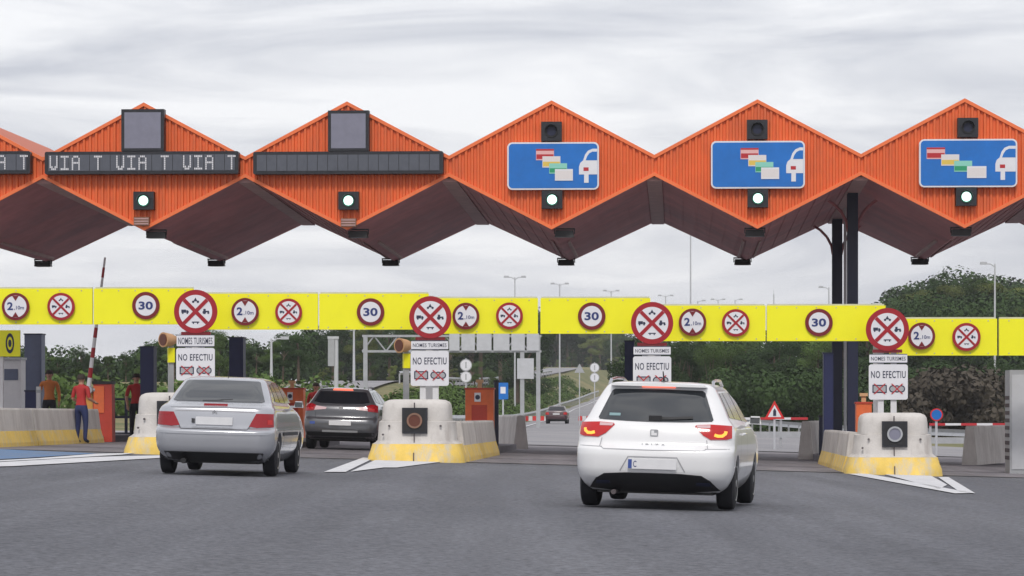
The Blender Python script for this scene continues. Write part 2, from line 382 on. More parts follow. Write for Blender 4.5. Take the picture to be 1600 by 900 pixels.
for k in KS:
    c = k*PITCH; b = MB(); rp = PITCH/33
    prof = []                                     # (u, offset)
    for i in range(33):
        u0 = c-PITCH/2+i*rp
        prof += [(u0, 0), (u0+rp*.42, 0), (u0+rp*.54, -.045), (u0+rp*.88, -.045)]
    prof.append((c+PITCH/2, 0))
    us = sorted(set([round(p[0], 5) for p in prof]+[c]))
    def off(u):
        for (a, oa), (d, od) in zip(prof, prof[1:]):
            if a-1e-6 <= u <= d+1e-6: return oa+(od-oa)*(u-a)/(d-a) if d > a else oa
        return 0
    vs = []
    for u in us: o_ = off(u); vs += [(u, o_-.03, zbot(u)+.01), (u, o_-.03, ztop(u)-.01)]
    b.add(vs, [(2*i, 2*i+2, 2*i+3, 2*i+1) for i in range(len(us)-1)])
    f = b.build('fascia', M['orange'], canopy)
    # raised trims around the diamond
    b = MB(); W = .085
    for sx in (-1, 1):
        x0, x1 = c, c+sx*PITCH/2
        for (za, zb_, s) in ((ZP, ZVT, -1), (ZB, ZVB, 1)):
            b.prism([(x0, za), (x1, zb_), (x1, zb_+s*W), (x0, za+s*W)], -.10, -.02)
    b.build('trim', M['orange_trim'], f)
    # roof sheets + soffit plates
    b = MB(); s_ = MB()
    for sx in (-1, 1):
        x0, x1 = c, c+sx*PITCH/2
        q = [(x0, -.02, ZP), (x1, -.02, ZVT), (x1, DEP, ZVT), (x0, DEP, ZP)]
        q2 = [(x, y, z-.06) for x, y, z in q]
        b.add(q+q2, [(0,1,2,3)[::sx], (7,6,5,4)[::sx], (0,4,5,1)[::sx], (3,2,6,7)[::sx]])
        q = [(x0, -.02, ZB), (x1, -.02, ZVB), (x1, DEP, ZVB-.26), (x0, DEP, ZB-.14)]
        # panel lines: longitudinal sheets with tiny laps
        n = 7
        for i in range(n):
            t0, t1 = i/n, (i+1)/n
            p = lambda t, e, dz: (x0+(x1-x0)*t, -.02 if e == 0 else DEP, (ZB+(ZVB-ZB)*t if e == 0 else ZB-.14+(ZVB-.26-ZB+.14)*t)+dz)
            s_.add([p(t0,0,0), p(t1,0,.014), p(t1,1,.014), p(t0,1,0), p(t1,0,0), p(t1,1,0)], [(0,3,2,1)[::sx], (1,2,5,4)[::sx]])
    b.prism([(c-PITCH/2, ZVB-.26), (c, ZB-.14), (c+PITCH/2, ZVB-.26), (c+PITCH/2, ZVT-.07), (c, ZP-.07), (c-PITCH/2, ZVT-.07)], DEP, DEP+.05)
    b.build('roof_sheet', M['roof_top'], canopy)
    s_.build('soffit', M['soffit'], canopy)
    b = MB()                                      # keel bars + valley gutter
    for sx in (-1, 1):
        za, zc = ZB-.06+.095, ZB-.14+.095
        b.add([(c+sx*.17, 5.5, za-.05), (c+sx*.23, 5.5, za-.02), (c+sx*.23, DEP-.5, zc-.02), (c+sx*.17, DEP-.5, zc-.05), (c+sx*.17, 5.5, za+.02), (c+sx*.23, 5.5, za+.05), (c+sx*.23, DEP-.5, zc+.05), (c+sx*.17, DEP-.5, zc+.02)],
              [(3,2,1,0),(4,5,6,7),(0,1,5,4),(1,2,6,5),(2,3,7,6),(3,0,4,7)])
    b.build('keel_bar', M['soffit_bar'], canopy)
    b = MB(); u = c+PITCH/2
    b.add([(u-.17,.05,ZVB-.11),(u+.17,.05,ZVB-.11),(u+.17,DEP-.03,ZVB-.37),(u-.17,DEP-.03,ZVB-.37),(u-.17,.05,ZVB-.02),(u+.17,.05,ZVB-.02),(u+.17,DEP-.03,ZVB-.28),(u-.17,DEP-.03,ZVB-.28)],
          [(3,2,1,0),(4,5,6,7),(0,1,5,4),(1,2,6,5),(2,3,7,6),(3,0,4,7)])
    b.build('gutter', M['soffit_bar'], canopy)
# columns
def column(px, v, topz, wd):
    u, _, _ = floc(px, 500, v); b = MB(); g = cw(u, v)
    gzv = gz(g.x, g.y)
    b.box(u-wd/2, u+wd/2, v-wd*.8, v+wd*.8, gzv, topz)
    for t in (-1, 1): b.box(u-wd/2-.018, u+wd/2+.018, v+t*wd*.8-.02, v+t*wd*.8+.02, gzv, topz-.003)
    b.box(u-.22, u+.22, v-.25, v+.25, gzv+.002, gzv+.06)
    o = b.build('column', M['navy'], canopy)
    for sx in (-1, 1):
        pts = []; b = MB()
        for i in range(7):
            t = i/6; pts.append((u+sx*(wd/2+1.15*(1-cos(t*pi/2))), v, topz-1.0+.92*sin(t*pi/2)))
        b.path(pts, .035, 8)
        b.build('bracket', M['soffit'], o)
column(1332, 3.4, 6.30, .21); column(1308, 11.0, 6.12, .22)
u, _, _ = floc(1320.5, 500, 7.5); g = cw(u, 7.5)
MB().tube((u, 7.5, gz(g.x, g.y)), (u, 7.5, 6.2), .038, n=10).build('downpipe', M['lampgrey'], canopy, smooth=True)

ORD = {-3: 'cut off at the left edge', -2: 'with the VIA T board', -1: 'with the blank message board', 0: 'in the middle of the picture', 1: 'just left of the canopy columns', 2: 'at the right edge', 3: 'beyond the right edge', 4: 'far right'}
DN = {-3: 'the diamond cut off at left', -2: 'the diamond with the full VIA T board', -1: 'the diamond with the blank board', 0: 'the middle diamond', 1: 'the diamond left of the canopy columns', 2: 'the diamond at the right edge'}
def fthing(name, px, py, label, cat, group=None, v=-.09):
    u, z, Y = floc(px, py, v); p = cw(u, v, z); return empty(name, p, -YAW, label, cat, group), Y/F
# traffic signals
def signal(px, py, lit, k, hw=16, hh=14):
    lab = ('small square signal showing a white-green light on ' if lit else 'unlit black signal box on ')+DN[k]
    r, s = fthing('lane_signal', px, py, lab, 'traffic light', 'lit lane signals' if lit else 'dark lane signals', -.1)
    b = MB(); b.box(-hw*s, hw*s, -.16, .06, -hh*s, hh*s); b.build('housing', M['blackbox'], r)
    b = MB(); b.ring(0, 0, 7.5*s, 9.6*s, -.185, -.16, 28)
    b.build('bezel', M['greenring'] if lit else M['black'], r)
    b = MB(); b.disc(0, 0, 7.5*s if lit else 7*s, -.172, -.155, 28); b.build('lens', M['greenlit'] if lit else M['navy'], r)
    b = MB()
    for i in range(9):
        a0, a1 = pi*i/9, pi*(i+1)/9
        R = 9.8*s; b.add([(R*cos(a0), -.16, R*sin(a0)), (R*cos(a1), -.16, R*sin(a1)), (R*cos(a1), -.30, R*sin(a1)*1.02), (R*cos(a0), -.30, R*sin(a0)*1.02)], [(0,1,2,3)])
    b.build('visor', M['black'], r)
for k, px, py in ((-2,226,314), (-1,545.5,314), (0,863,312.5), (1,1184,310.5), (2,1509,308)): signal(px, py, True, k)
for k, px, py in ((0,862,206), (1,1183,203), (2,1511.5,200)): signal(px, py, False, k, 16, 15)
for k, px, py in ((-2,222,346), (-1,545,348)):
    r, s = fthing('sensor_box', px, py, 'small brown box under the lit signal on '+DN[k], 'sensor', 'brown boxes below the signals')
    MB().box(-12*s, 12*s, -.10, .06, -6.5*s, 6.5*s).build('housing', M['brownbox'], r)
    b = MB()
    for i in range(3): b.box(-11*s, 11*s, -.112, -.101, (-5+4*i)*s, (-3.4+4*i)*s)
    b.build('grille', M['soffit_bar'], r)
# message boards
GLY = {'V': ['10001','10001','10001','10001','10001','11011','01110'], 'I': ['11111','00100','00100','00100','00100','00100','11111'],
       'A': ['01110','10001','10001','11111','10001','10001','10001'], 'T': ['11111','00100','00100','00100','00100','00100','00100'], ' ': ['00000']*7}
def board(px0, px1, py0, py1, k, text, lab):
    r, s = fthing('message_board', (px0+px1)/2, (py0+py1)/2, lab, 'message board', 'long message boards')
    hw, hh = (px1-px0)/2*s, (py1-py0)/2*s
    b = MB(); b.prism(rrect(-hw, hw, -hh, hh, .04), -.26, .04); b.build('cabinet', M['blackbox'], r)
    b = MB(); iw, ih = hw-5.5*s, hh-5*s; n = 18; cwid = 2*iw/n
    for i in range(n): b.box(-iw+i*cwid+.006, -iw+(i+1)*cwid-.006, -.272, -.255, -ih, ih)
    b.build('led_panel', M['ledpanel'], r)
    if text:
        dp = ih*2*.98/7.6; cell = 17.45*s; x = -iw+2.5*s+ (0)
        for ch in text:
            g = GLY[ch]; pw = cell*.74/5; b = MB()
            for j, row in enumerate(g):
                for i, c_ in enumerate(row):
                    if c_ == '1': b.box(x+i*pw, x+(i+.74)*pw, -.278, -.270, ih*.88-(j+.84)*dp, ih*.88-j*dp)
            x += cell
            if ch != ' ': b.build('led_letter', M['ledlit'], r)
board(-251, 52, 238, 273, -3, 'VIA T VIA T VIA T', 'black message board cut off by the left edge, only A T showing')
board(72, 376, 238, 273, -2, 'VIA T VIA T VIA T', 'long black message board reading VIA T three times, complete in view')
board(397, 694, 238, 273, -1, '', 'long black message board with no text lit')
for k, px0, px1, py0, py1 in ((-2,192,259,172,237), (-1,514,578,174,237)):
    r, s = fthing('square_display', (px0+px1)/2, (py0+py1)/2, 'square grey unlit display panel above '+('the long VIA T board' if k == -2 else 'the blank long message board'), 'display', 'square displays')
    hw, hh = (px1-px0)/2*s, (py1-py0)/2*s
    MB().box(-hw, hw, -.24, .04, -hh, hh).build('cabinet', M['blackbox'], r)
    MB().box(-hw+5*s, hw-5*s, -.25, -.236, -hh+4*s, hh-5*s).build('screen', M['ledsquare'], r)
# blue card signs
def cardsign(px0, px1, py0, py1, k, cards, carx):
    r, s = fthing('payment_sign', (px0+px1)/2, (py0+py1)/2, 'blue sign with bank cards and a car on '+DN[k], 'sign', 'blue card payment signs')
    cx, cz = (px0+px1)/2, (py0+py1)/2
    hw, hh = (px1-px0)/2*s, (py1-py0)/2*s
    q = lambda x, y: ((x-cx)*s, -(y-cz)*s)
    MB().prism(rrect(-hw, hw, -hh, hh, 8*s), -.14, .02).build('border', M['signwhite'], r)
    MB().prism(rrect(-hw+2.4*s, hw-2.4*s, -hh+2.4*s, hh-2.4*s, 6*s), -.146, -.13).build('panel', M['signblue'], r)
    cols = [(M['cardpink'], M['cardred']), (M['cardpale'], M['cardyel']), (M['cardgreenpale'], M['cardgreen']), (M['signwhite'], M['cardpale'])]
    for i, ((x0, y0, w_, h_), (ca, cb)) in enumerate(zip(cards, cols)):
        y_ = -.149-.003*i
        a, c_ = q(x0, y0), q(x0+w_, y0+h_)
        o = MB().box(a[0], c_[0], y_-.002, y_+.004, c_[1], a[1]).build('card', ca, r)
        b = MB(); zz = a[1]-c_[1]
        if i < 3: b.box(a[0]+.01, c_[0]-.01, y_-.0035, y_, c_[1]+zz*.10, c_[1]+zz*.52)
        if i == 0: b.box(a[0], c_[0], y_-.0035, y_, a[1]-zz*.16, a[1]-.001)
        if i == 3: b.box(a[0]+.015, c_[0]-.015, y_-.0035, y_, c_[1]+zz*.14, c_[1]+zz*.86)
        b.build('card_stripe', cb, o)
    R_ = px1-2.6
    x = carx
    pts = [(R_, 233), (x+21, 233), (x+14, 236), (x+9.5, 242), (x+6.5, 251), (x+2, 255), (x, 261), (x, 273), (x+8, 273), (x+8, 286), (x+15, 286), (x+15, 273), (R_, 273)]
    dy = cz-259.5
    def clean(pp): return [q(a, b_+dy) for a, b_ in pp]
    MB().prism(clean(pts), -.152, -.147).build('car_symbol', M['signwhite'], r)
    MB().prism(clean([(R_-.2, 237.5), (x+21, 237.5), (x+16, 240), (x+12.5, 245), (x+10.5, 251), (R_-.2, 251)]), -.156, -.151).build('symbol_window', M['signblue'], r)
    b = MB(); b.box(*[*(q(x+7,0)[0], q(x+15,0)[0]), -.156, -.151, q(0, 267.5+dy)[1], q(0, 262+dy)[1]]); b.build('symbol_plate', M['cardred'], r)
cardsign(793, 936, 223, 297, 0, [(838,233.5,28,17.5), (848,245,28,17.5), (858.5,256,28,16), (867.5,265,28,18)], 905)
cardsign(1111, 1257, 221, 295, 1, [(1157,232,28,17.5), (1169,243,28,17.5), (1180,254,28,16), (1189,262.5,28,18)], 1228)
cardsign(1436, 1588, 218, 293, 2, [(1447.5,231,28.5,18), (1470,242,28,17.5), (1490,252,28,17), (1510,260.5,30,18.5)], 1554)
# floodlights at the keels
def flood(u, v, z, lab):
    r = empty('floodlight', cw(u, v, z+.05), -YAW, lab, 'floodlight', 'floodlights under the canopy folds')
    MB().box(-.22, .22, -.14, .14, -.17, -.02, taper=.02).build('housing', M['black'], r)
    MB().box(-.17, .17, -.10, .10, -.178, -.168).build('lens', M['ledpanel'], r)
    b = MB(); b.box(-.24, -.215, -.02, .02, -.10, .0); b.box(.215, .24, -.02, .02, -.10, .0); b.box(-.24, .24, -.06, .06, .0, .03); b.build('bracket', M['black'], r)
for k in range(-3, 3):
    flood(k*PITCH+(.22 if k < 0 else .28 if k == 0 else -.05), .35, ZB-.03, 'black floodlight under the front tip of '+DN[k])
    flood(k*PITCH-.10, DEP-.35, ZB-.14, 'black floodlight under the rear tip behind '+DN[k])

# ------------------------------------------------------------------ lane sign posts and beams
SYD = 65.3
def icons(par, cx, cz, R, y0, y1):
    u = R*.11; b = MB(); b2 = MB(); b3 = MB(); b4 = MB()
    # top: motorcycle-like, left: lorry, right: tractor, bottom: coach/trailer
    x, z = cx, cz+R*.50; b.disc(x-1.0*u, z-.5*u, .5*u, y0, y1, 12); b.disc(x+1.0*u, z-.5*u, .5*u, y0, y1, 12); b.prism([(x-.9*u,z-.3*u),(x+.9*u,z-.3*u),(x+.3*u,z+.6*u),(x,z+1.3*u),(x-.5*u,z+.5*u)], y0, y1)
    b.build('symbol', M['ink'], par); b = b2
    x, z = cx-R*.48, cz; b.box(x-1.6*u, x+.4*u, y0, y1, z-.5*u, z+.8*u); b.prism([(x+.5*u,z-.5*u),(x+1.5*u,z-.5*u),(x+1.5*u,z+.1*u),(x+1.1*u,z+.5*u),(x+.5*u,z+.5*u)], y0, y1); b.disc(x-1*u, z-.7*u, .36*u, y0-.0005, y1, 12); b.disc(x+.9*u, z-.7*u, .36*u, y0-.0005, y1, 12)
    b.build('symbol', M['ink'], par); b = b3
    x, z = cx+R*.48, cz; b.disc(x-.7*u, z-.35*u, .75*u, y0, y1, 14); b.disc(x+1.0*u, z-.6*u, .45*u, y0, y1, 12); b.box(x-.4*u, x+1.3*u, y0+.0003, y1, z-.3*u, z+.3*u); b.box(x-1.1*u, x-.1*u, y0+.0003, y1, z+.3*u, z+1.1*u)
    b.build('symbol', M['ink'], par); b = b4
    x, z = cx, cz-R*.50; b.box(x-1.6*u, x+1.6*u, y0, y1, z-.1*u, z+.35*u); b.disc(x-.9*u, z-.35*u, .3*u, y0-.0005, y1, 12); b.disc(x+.9*u, z-.35*u, .3*u, y0-.0005, y1, 12); b.build('symbol', M['ink'], par)
def ban_disc(parent, R, y, mat, name='round_sign', ringw=.80, bar=.055):
    o = MB().disc(0, 0, R, y, y+.03, 48).build(name, mat, parent)
    MB().disc(0, 0, R*ringw, y-.004, y+.002, 44).build('sign_face', M['signwhite'], o)
    icons(o, 0, 0, R, y-.007, y-.003)
    b = MB(); w_ = R*bar; l = R*ringw*.99
    for a in (45, 135):
        dx, dz = cos(radians(a)), sin(radians(a))
        yo = .0004 if a == 45 else 0
        b.prism([(-l*dx-w_*dz, -l*dz+w_*dx), (-l*dx+w_*dz, -l*dz-w_*dx), (l*dx+w_*dz, l*dz-w_*dx), (l*dx-w_*dz, l*dz+w_*dx)], y-.012-yo, y-.005)
    b.build('cross', mat, o)
    return o
WHERE = {0: 'behind the silver saloon', 1: 'beside the dark grey crossover', 2: 'above the white estate car', 3: 'before the canopy columns'}
SIGNS = [(307, 487, 34, (277, 336, 523, 543, 594.5), 250), (673, 496, 33, (643, 701, 532, 547.5, 603), 650),
         (1019, 505, 33, (990, 1048, 541, 556, 611), 1010), (1386, 515, 33.5, (1358, 1417, 553, 568.5, 624.5), 1399)]
for i, (px, py, R, (a, b2, t, mid, bt), _) in enumerate(SIGNS):
    s = SYD/F; base = ground_at(px, SYD)
    r = empty('toll_sign', base, -YAW, 'big round crossed-vehicles sign over NOMES TURISMES and NO EFECTIU plates '+WHERE[i], 'road sign', 'tall signs on the toll islands')
    Z = lambda y: CZ+(HY-y)*s-base.z
    dsc = empty('round_sign_tmp', (0,0,0)); 
    o = ban_disc(r, R*s, -.02, M['red'], ringw=.765, bar=.085); o.location = (0, -.10, Z(py)); bpy.data.objects.remove(dsc)
    x0, x1 = (a-px)*s, (b2-px)*s
    pl = MB().prism(rrect(x0, x1, Z(mid)+.012, Z(t), .03), -.10, -.07).build('upper_plate', M['signwhite'], r)
    text_mesh('lettering', 'NOMES TURISMES', M['ink'], pl, x0+.035, x1-.035, Z(mid)+.065, Z(t)-.06, -.10, spacing=1.05, bold=.005)
    b = MB(); b.box(x0, x1, -.104, -.0995, Z(mid)+.012, Z(mid)+.026); b.box(x0, x1, -.104, -.0995, Z(t)-.014, Z(t)-.001); b.build('plate_edge', M['ink'], pl)
    pl = MB().prism(rrect(x0-.01, x1+.01, Z(bt), Z(mid)-.012, .05), -.10, -.07).build('lower_plate', M['signwhite'], r)
    zt, zb = Z(mid), Z(bt); hh = zt-zb
    text_mesh('lettering', 'NO EFECTIU', M['ink'], pl, x0+.035, x1-.035, zt-hh*.40, zt-hh*.20, -.10, spacing=1.1, bold=.012)
    for sx, xc in ((0, x0+(x1-x0)*.27), (1, x0+(x1-x0)*.73)):
        b = MB(); w_ = (x1-x0)*.19; zc = zb+hh*.30; h_ = hh*.115
        if sx == 0: b.prism(rrect(xc-w_, xc+w_, zc-h_, zc+h_, .015), -.104, -.0995)
        else:
            for dx in (-.6, 0, .6): b.disc(xc+dx*w_, zc, h_*.9, -.104-.0003*dx, -.0995, 18)
        ic = b.build('cash_symbol', M['ink'], pl)
        b = MB(); 
        if sx == 0: b.prism(rrect(xc-w_*.84, xc+w_*.84, zc-h_*.72, zc+h_*.72, .01), -.106, -.103); b.disc(xc, zc, h_*.45, -.1065, -.103, 14)
        else:
            for dx in (-.6, 0, .6): b.disc(xc+dx*w_, zc, h_*.62, -.1065-.0003*dx, -.103, 16)
        b.build('symbol_face', M['galv'], ic)
        b = MB(); w2 = .016
        for sg in (-1, 1):
            x_, z_ = w_*.75, h_*1.25
            b.prism([(xc-x_-w2, zc-sg*z_), (xc-x_+w2, zc-sg*z_), (xc+x_+w2, zc+sg*z_), (xc+x_-w2, zc+sg*z_)], -.110-.0004*(sg+1), -.1066)
        b.build('red_cross', M['cardred'], ic)
    b = MB()
    for xx in ((a+18-px)*s, (a+38-px)*s): b.box(xx-.06, xx+.06, -.06, .02, 0, Z(py)+.15)
    b.build('post', M['postwhite'], r)
    b = MB(); b.box(-.30, .30, -.105, -.02, Z(py)-R*s-.035, Z(py)-R*s+.03); b.build('bracket', M['darkred'], r)

# beams: one per lane, two yellow panels meeting over the lane
BY = 66.0
def beam(x0, seam, x1, top, bot, lab, end_gap=2):
    s = BY/F; xm = (x0+x1)/2
    p = P(xm, bot, BY); r = empty('height_limit_beam', p, -YAW*.3, lab, 'beam', 'yellow height limit beams over the lanes')
    h = (bot-top)*s
    for (a, b_) in ((x0, seam-end_gap/2), (seam+end_gap/2, x1)):
        m = MB(); a_, c_ = (a-xm)*s, (b_-xm)*s
        m.box(a_, c_, -.05, .05, 0, h)
        pn = m.build('panel', M['yellow'], r)
        m = MB(); m.box(a_+.02, c_-.02, .05, .15, .04, .14); m.box(a_+.02, c_-.02, .05, .15, h-.10, h+.035)
        n = max(2, int((c_-a_)/1.1))
        for i in range(n+1): xx = a_+.08+(c_-a_-.16)*i/n; m.box(xx-.03, xx+.03, .051, .12, .14, h-.10)
        m.build('back_frame', M['beamedge'], pn)
        m = MB(); n = 3                            # fixings
        for i in range(n*2):
            xx = a_+(c_-a_)*(i+.5)/(n*2)
            for zz in (h*.06, h*.94): m.disc(xx, zz, .014, -.056, -.049, 8)
        m.build('fixing', M['beamedge'], pn)
beam(-60, 146, 303, 451, 507, 'yellow beam over the leftmost lane, from the left edge to the first big round sign')
beam(311, 498, 670, 459, 515, 'yellow beam over the lane of the silver saloon and dark grey car')
beam(677, 842.5, 1016, 466, 521.5, 'yellow beam between the second and third big round signs, with a dark gap at its joint', 4)
beam(1023, 1197, 1383, 477.5, 533, 'yellow beam right of the third big round sign, over the lane ahead of the white estate car')
beam(1390, 1559, 1745, 498, 555.5, 'lowest yellow beam, at the right edge beyond the canopy columns', 3)
# supporting posts
for i, (px, top, lab) in enumerate(((305, 455, 'on the left island'), (671, 462, 'on the island beside the dark grey car'), (1019, 472, 'on the island hidden by the white estate car'), (1371, 474, 'on the right island'))):
    base = ground_at(px, BY+.35); r = empty('beam_post', base, -YAW, 'white steel post carrying the yellow beams '+lab, 'post', 'posts of the yellow beams')
    H = CZ+(HY-top)*(BY+.35)/F-base.z
    MB().box(-.085, .085, -.085, .085, 0, H).build('post', M['postwhite'], r)
    MB().box(-.17, .17, -.17, .17, 0, .03).build('base_plate', M['galv'], r)
# round signs on the beams
def bsign(kind, px, py, R, lab, grp):
    Y = BY-.09; p = P(px, py, Y); s = Y/F; r = empty('beam_sign', p, -YAW*.3, lab, 'road sign', grp)
    R *= s
    if kind == 'ban':
        ban_disc(r, R, -.02, M['red'], 'plate', ringw=.80, bar=.075); return
    o = MB().disc(0, 0, R, -.02, .01, 44).build('plate', M['darkred'], r)
    if kind == '30':
        MB().disc(0, 0, R*.74, -.025, -.018, 40).build('sign_face', M['signwhite'], o)
        text_mesh('numerals', '30', M['inkblue'], o, -R*.52, R*.52, -R*.30, R*.30, -.026, bold=.03)
    else:
        MB().disc(0, 0, R*.80, -.025, -.018, 40).build('sign_face', M['signwhite'], o)
        text_mesh('numerals', '2', M['inkblue'], o, -R*.60, -R*.18, -R*.26, R*.32, -.026, bold=.03)
        text_mesh('small_numerals', ',10m', M['inkblue'], o, -R*.10, R*.62, -R*.26, R*.06, -.026, bold=.01)
        b = MB(); t = .24
        for sg in (1, -1): b.prism([(-R*t, sg*R*.78), (R*t, sg*R*.78), (0, sg*R*.40)], -.030, -.018)
        b.build('arrow', M['darkred'], o)
LANEN = ['the leftmost yellow beam', 'the beam over the silver saloon', 'the beam with the dark gap', 'the beam right of the third big round sign', 'the lowest beam at the right edge']
for kind, px, py, R, i in (('2',24.5,479,21.5,0), ('ban',95.5,479,21.5,0), ('30',228,477.5,21.5,0), ('2',383,487,21.5,1), ('ban',451,487.5,21,1), ('30',579,487.5,21.5,1),
                           ('2',728,494,21,2), ('ban',796,493.5,21,2), ('30',924.5,494,21.5,2), ('2',1082,503.5,21.5,3), ('ban',1149.5,504.5,21.5,3), ('30',1279.5,504,21.5,3),
                           ('2',1440,525,21,4), ('ban',1510,526.5,22,4)):
    n = {'2': 'round 2,10m height limit sign on ', 'ban': 'small round crossed-out vehicles sign on ', '30': 'round 30 speed limit sign on '}[kind]
    bsign(kind, px, py, R, n+LANEN[i], {'2': 'height limit signs on the beams', 'ban': 'small crossed vehicle signs on the beams', '30': 'speed limit signs on the beams'}[kind])

# ------------------------------------------------------------------ islands
def contour_loft(levels, n=7, cap=True):
    """levels: (z, halfwidth, yfront, yback, R)"""
    b = MB(); vs = []; cnt = None
    for z, w_, y0, y1, R in levels:
        ring = []
        for cx, cy, a in ((w_-R, y0+R, 270), (w_-R, y1-R, 0), (-w_+R, y1-R, 90), (-w_+R, y0+R, 180)):
            for i in range(n+1):
                t = radians(a+90*i/n); ring.append((cx+R*cos(t), cy+R*sin(t), z))
        cnt = len(ring); vs += ring
    fs = []
    for k in range(len(levels)-1):
        for i in range(cnt): j = (i+1)%cnt; fs.append((k*cnt+i, k*cnt+j, (k+1)*cnt+j, (k+1)*cnt+i))
    if cap: fs += [tuple(range(cnt-1, -1, -1)), tuple(range((len(levels)-1)*cnt, len(levels)*cnt))]
    return b.add(vs, fs)
IW = {0: 'at the left edge', 1: 'left of the silver saloon', 2: 'beside the dark grey crossover', 3: 'behind the white estate car', 4: 'before the canopy columns'}
NX = {0: -128, 1: 265, 2: 648, 3: 1023, 4: 1398}
def jersey(b, p0, p1, z0, z1, halfw, which, fl=1.0):
    """barrier between two local points; which: 'top' or 'base' """
    p0, p1 = Vector(p0), Vector(p1); d = (p1-p0).normalized(); nrm = Vector((d.y, -d.x, 0))
    if which == 'base': k1, k2, k3 = 1+.75*fl, 1+.65*fl, 1+.12*fl; prof = [(-halfw*k1, z0), (-halfw*k2, z0+.10), (-halfw*1.12, z0+.34), (halfw*1.12, z0+.34), (halfw*k2, z0+.10), (halfw*k1, z0)]
    else: prof = [(-halfw*1.12, z0+.34), (-halfw*.70, z1-.04), (-halfw*.55, z1), (halfw*.55, z1), (halfw*.70, z1-.04), (halfw*1.12, z0+.34)]
    vs = [p0+nrm*a+Vector((0,0,z)) for a, z in prof]+[p1+nrm*a+Vector((0,0,z)) for a, z in prof]; n = len(prof)
    fs = [tuple(range(n-1, -1, -1)), tuple(range(n, 2*n))]+[(i, (i+1)%n, (i+1)%n+n, i+n) for i in range(n)]
    b.add(vs, fs)
for i in range(5):
    g0 = ground_at(NX[i], 62)
    rot = Matrix.Translation(g0)@Matrix.Rotation(-YAW, 4, 'Z')
    def wl(x, y): q = rot@Vector((x, y, 0)); q.z = gz(q.x, q.y); return q
    # paved island
    b = MB(); vs = []
    for (x, y) in ((-.75,.7),(.75,.7),(.75,24),(-.75,24)):
        q = wl(x, y); vs.append((q.x, q.y, q.z-.02))
    vs += [(a, c_, z+.17) for a, c_, z in vs]
    b.add(vs, [(4,5,6,7),(0,1,5,4),(1,2,6,5),(2,3,7,6),(3,0,4,7)])
    tag(b.build('island_pavement', M['apron']), kind='structure')
    if i > 0:
        r = empty('barrier_nose', g0-Vector((0, 0, .03)), -YAW, 'rounded concrete barrier nose with yellow foot and black lamp box '+IW[i], 'barrier', 'concrete noses of the toll islands')
        lv = [(.37,0.855,-.05,1.6,.40),(.40,0.798,-.01,1.55,.38),(.44,0.760,.02,1.5,.38),(.80,0.727,.05,1.5,.36),(.815,0.703,.08,1.48,.34)]
        contour_loft(lv).build('lower_block', M['concrete'], r, smooth=True, ang=50)
        lv = [(.817,0.665,.10,1.25,.22),(1.05,0.655,.11,1.24,.22),(1.14,0.641,.125,1.22,.22),(1.19,0.608,.17,1.18,.2),(1.225,0.532,.26,1.1,.18),(1.235,0.427,.36,1.0,.15)]
        contour_loft(lv).build('upper_block', M['concrete'], r, smooth=True, ang=60)
        lv = [(0,0.950,-.14,1.7,.46),(.13,0.936,-.13,1.7,.46),(.24,0.893,-.09,1.65,.42),(.369,0.855,-.05,1.6,.40)]
        contour_loft(lv).build('painted_foot', M['yellowbase'], r, smooth=True, ang=40)
        b = MB(); b.box(-.02, .0, .02, .09, .82, 1.17); b.box(-.02, .0, -.02, .1, .33, .817); b.box(-.02, .0, -.155, 0, .02, .2); b.build('joint', M['joint'], r)
        bx = MB(); bx.box(-.245, .245, -.03, .12, .57, 1.07); o = bx.build('lamp_box', M['blackbox'], r)
        MB().box(-.205, .205, -.036, -.028, .61, 1.03).build('lamp_plate', M['black'], o)
        MB().ring(0, .82, .115, .15, -.075, -.034, 24).build('lamp_rim', M['galv'] if i == 4 else M['brownbox'], o)
        MB().disc(0, .82, .117, -.055, -.034, 24).build('lamp_lens', M['ledsquare'] if i == 4 else M['amberdark'], o)
        for (x, z) in ((-.5,.72),(.5,.72),(-.62,.55)): MB().disc(x, z, .02, .0, .06, 10).build('lifting_hole', M['joint'], r)
    segs = [(1.5, 5.2), (5.26, 12.6)] if i > 0 else [(1.0, 7.0), (7.07, 14.9)]
    for sx in (-1, 1):
        if i == 0 and sx == -1: continue
        for k, (ya, yb) in enumerate(segs):
            # hold straight pieces of wall
            a, c_ = wl(sx*.70, ya), wl(sx*.70, yb)
            side = 'left' if sx < 0 else 'right'
            r = empty('concrete_barrier', a, 0, '%s piece of low concrete wall, %s side of the island %s' % ('near' if k == 0 else 'far', side, IW[i]), 'barrier', 'low concrete barriers along the islands')
            d = c_-a
            for nm, mt in (('top', M['concrete']), ('base', M['yellowbase'])):
                b = MB(); jersey(b, (0,0,0), (d.x, d.y, 0), -.02, .80, .14, nm)
                for q in range(len(b.v)):           # follow the ground fall
                    x, y, z = b.v[q]; b.v[q] = (x, y, z+d.z*(y/d.y))
                b.build('wall' if nm == 'top' else 'painted_foot', mt, r)
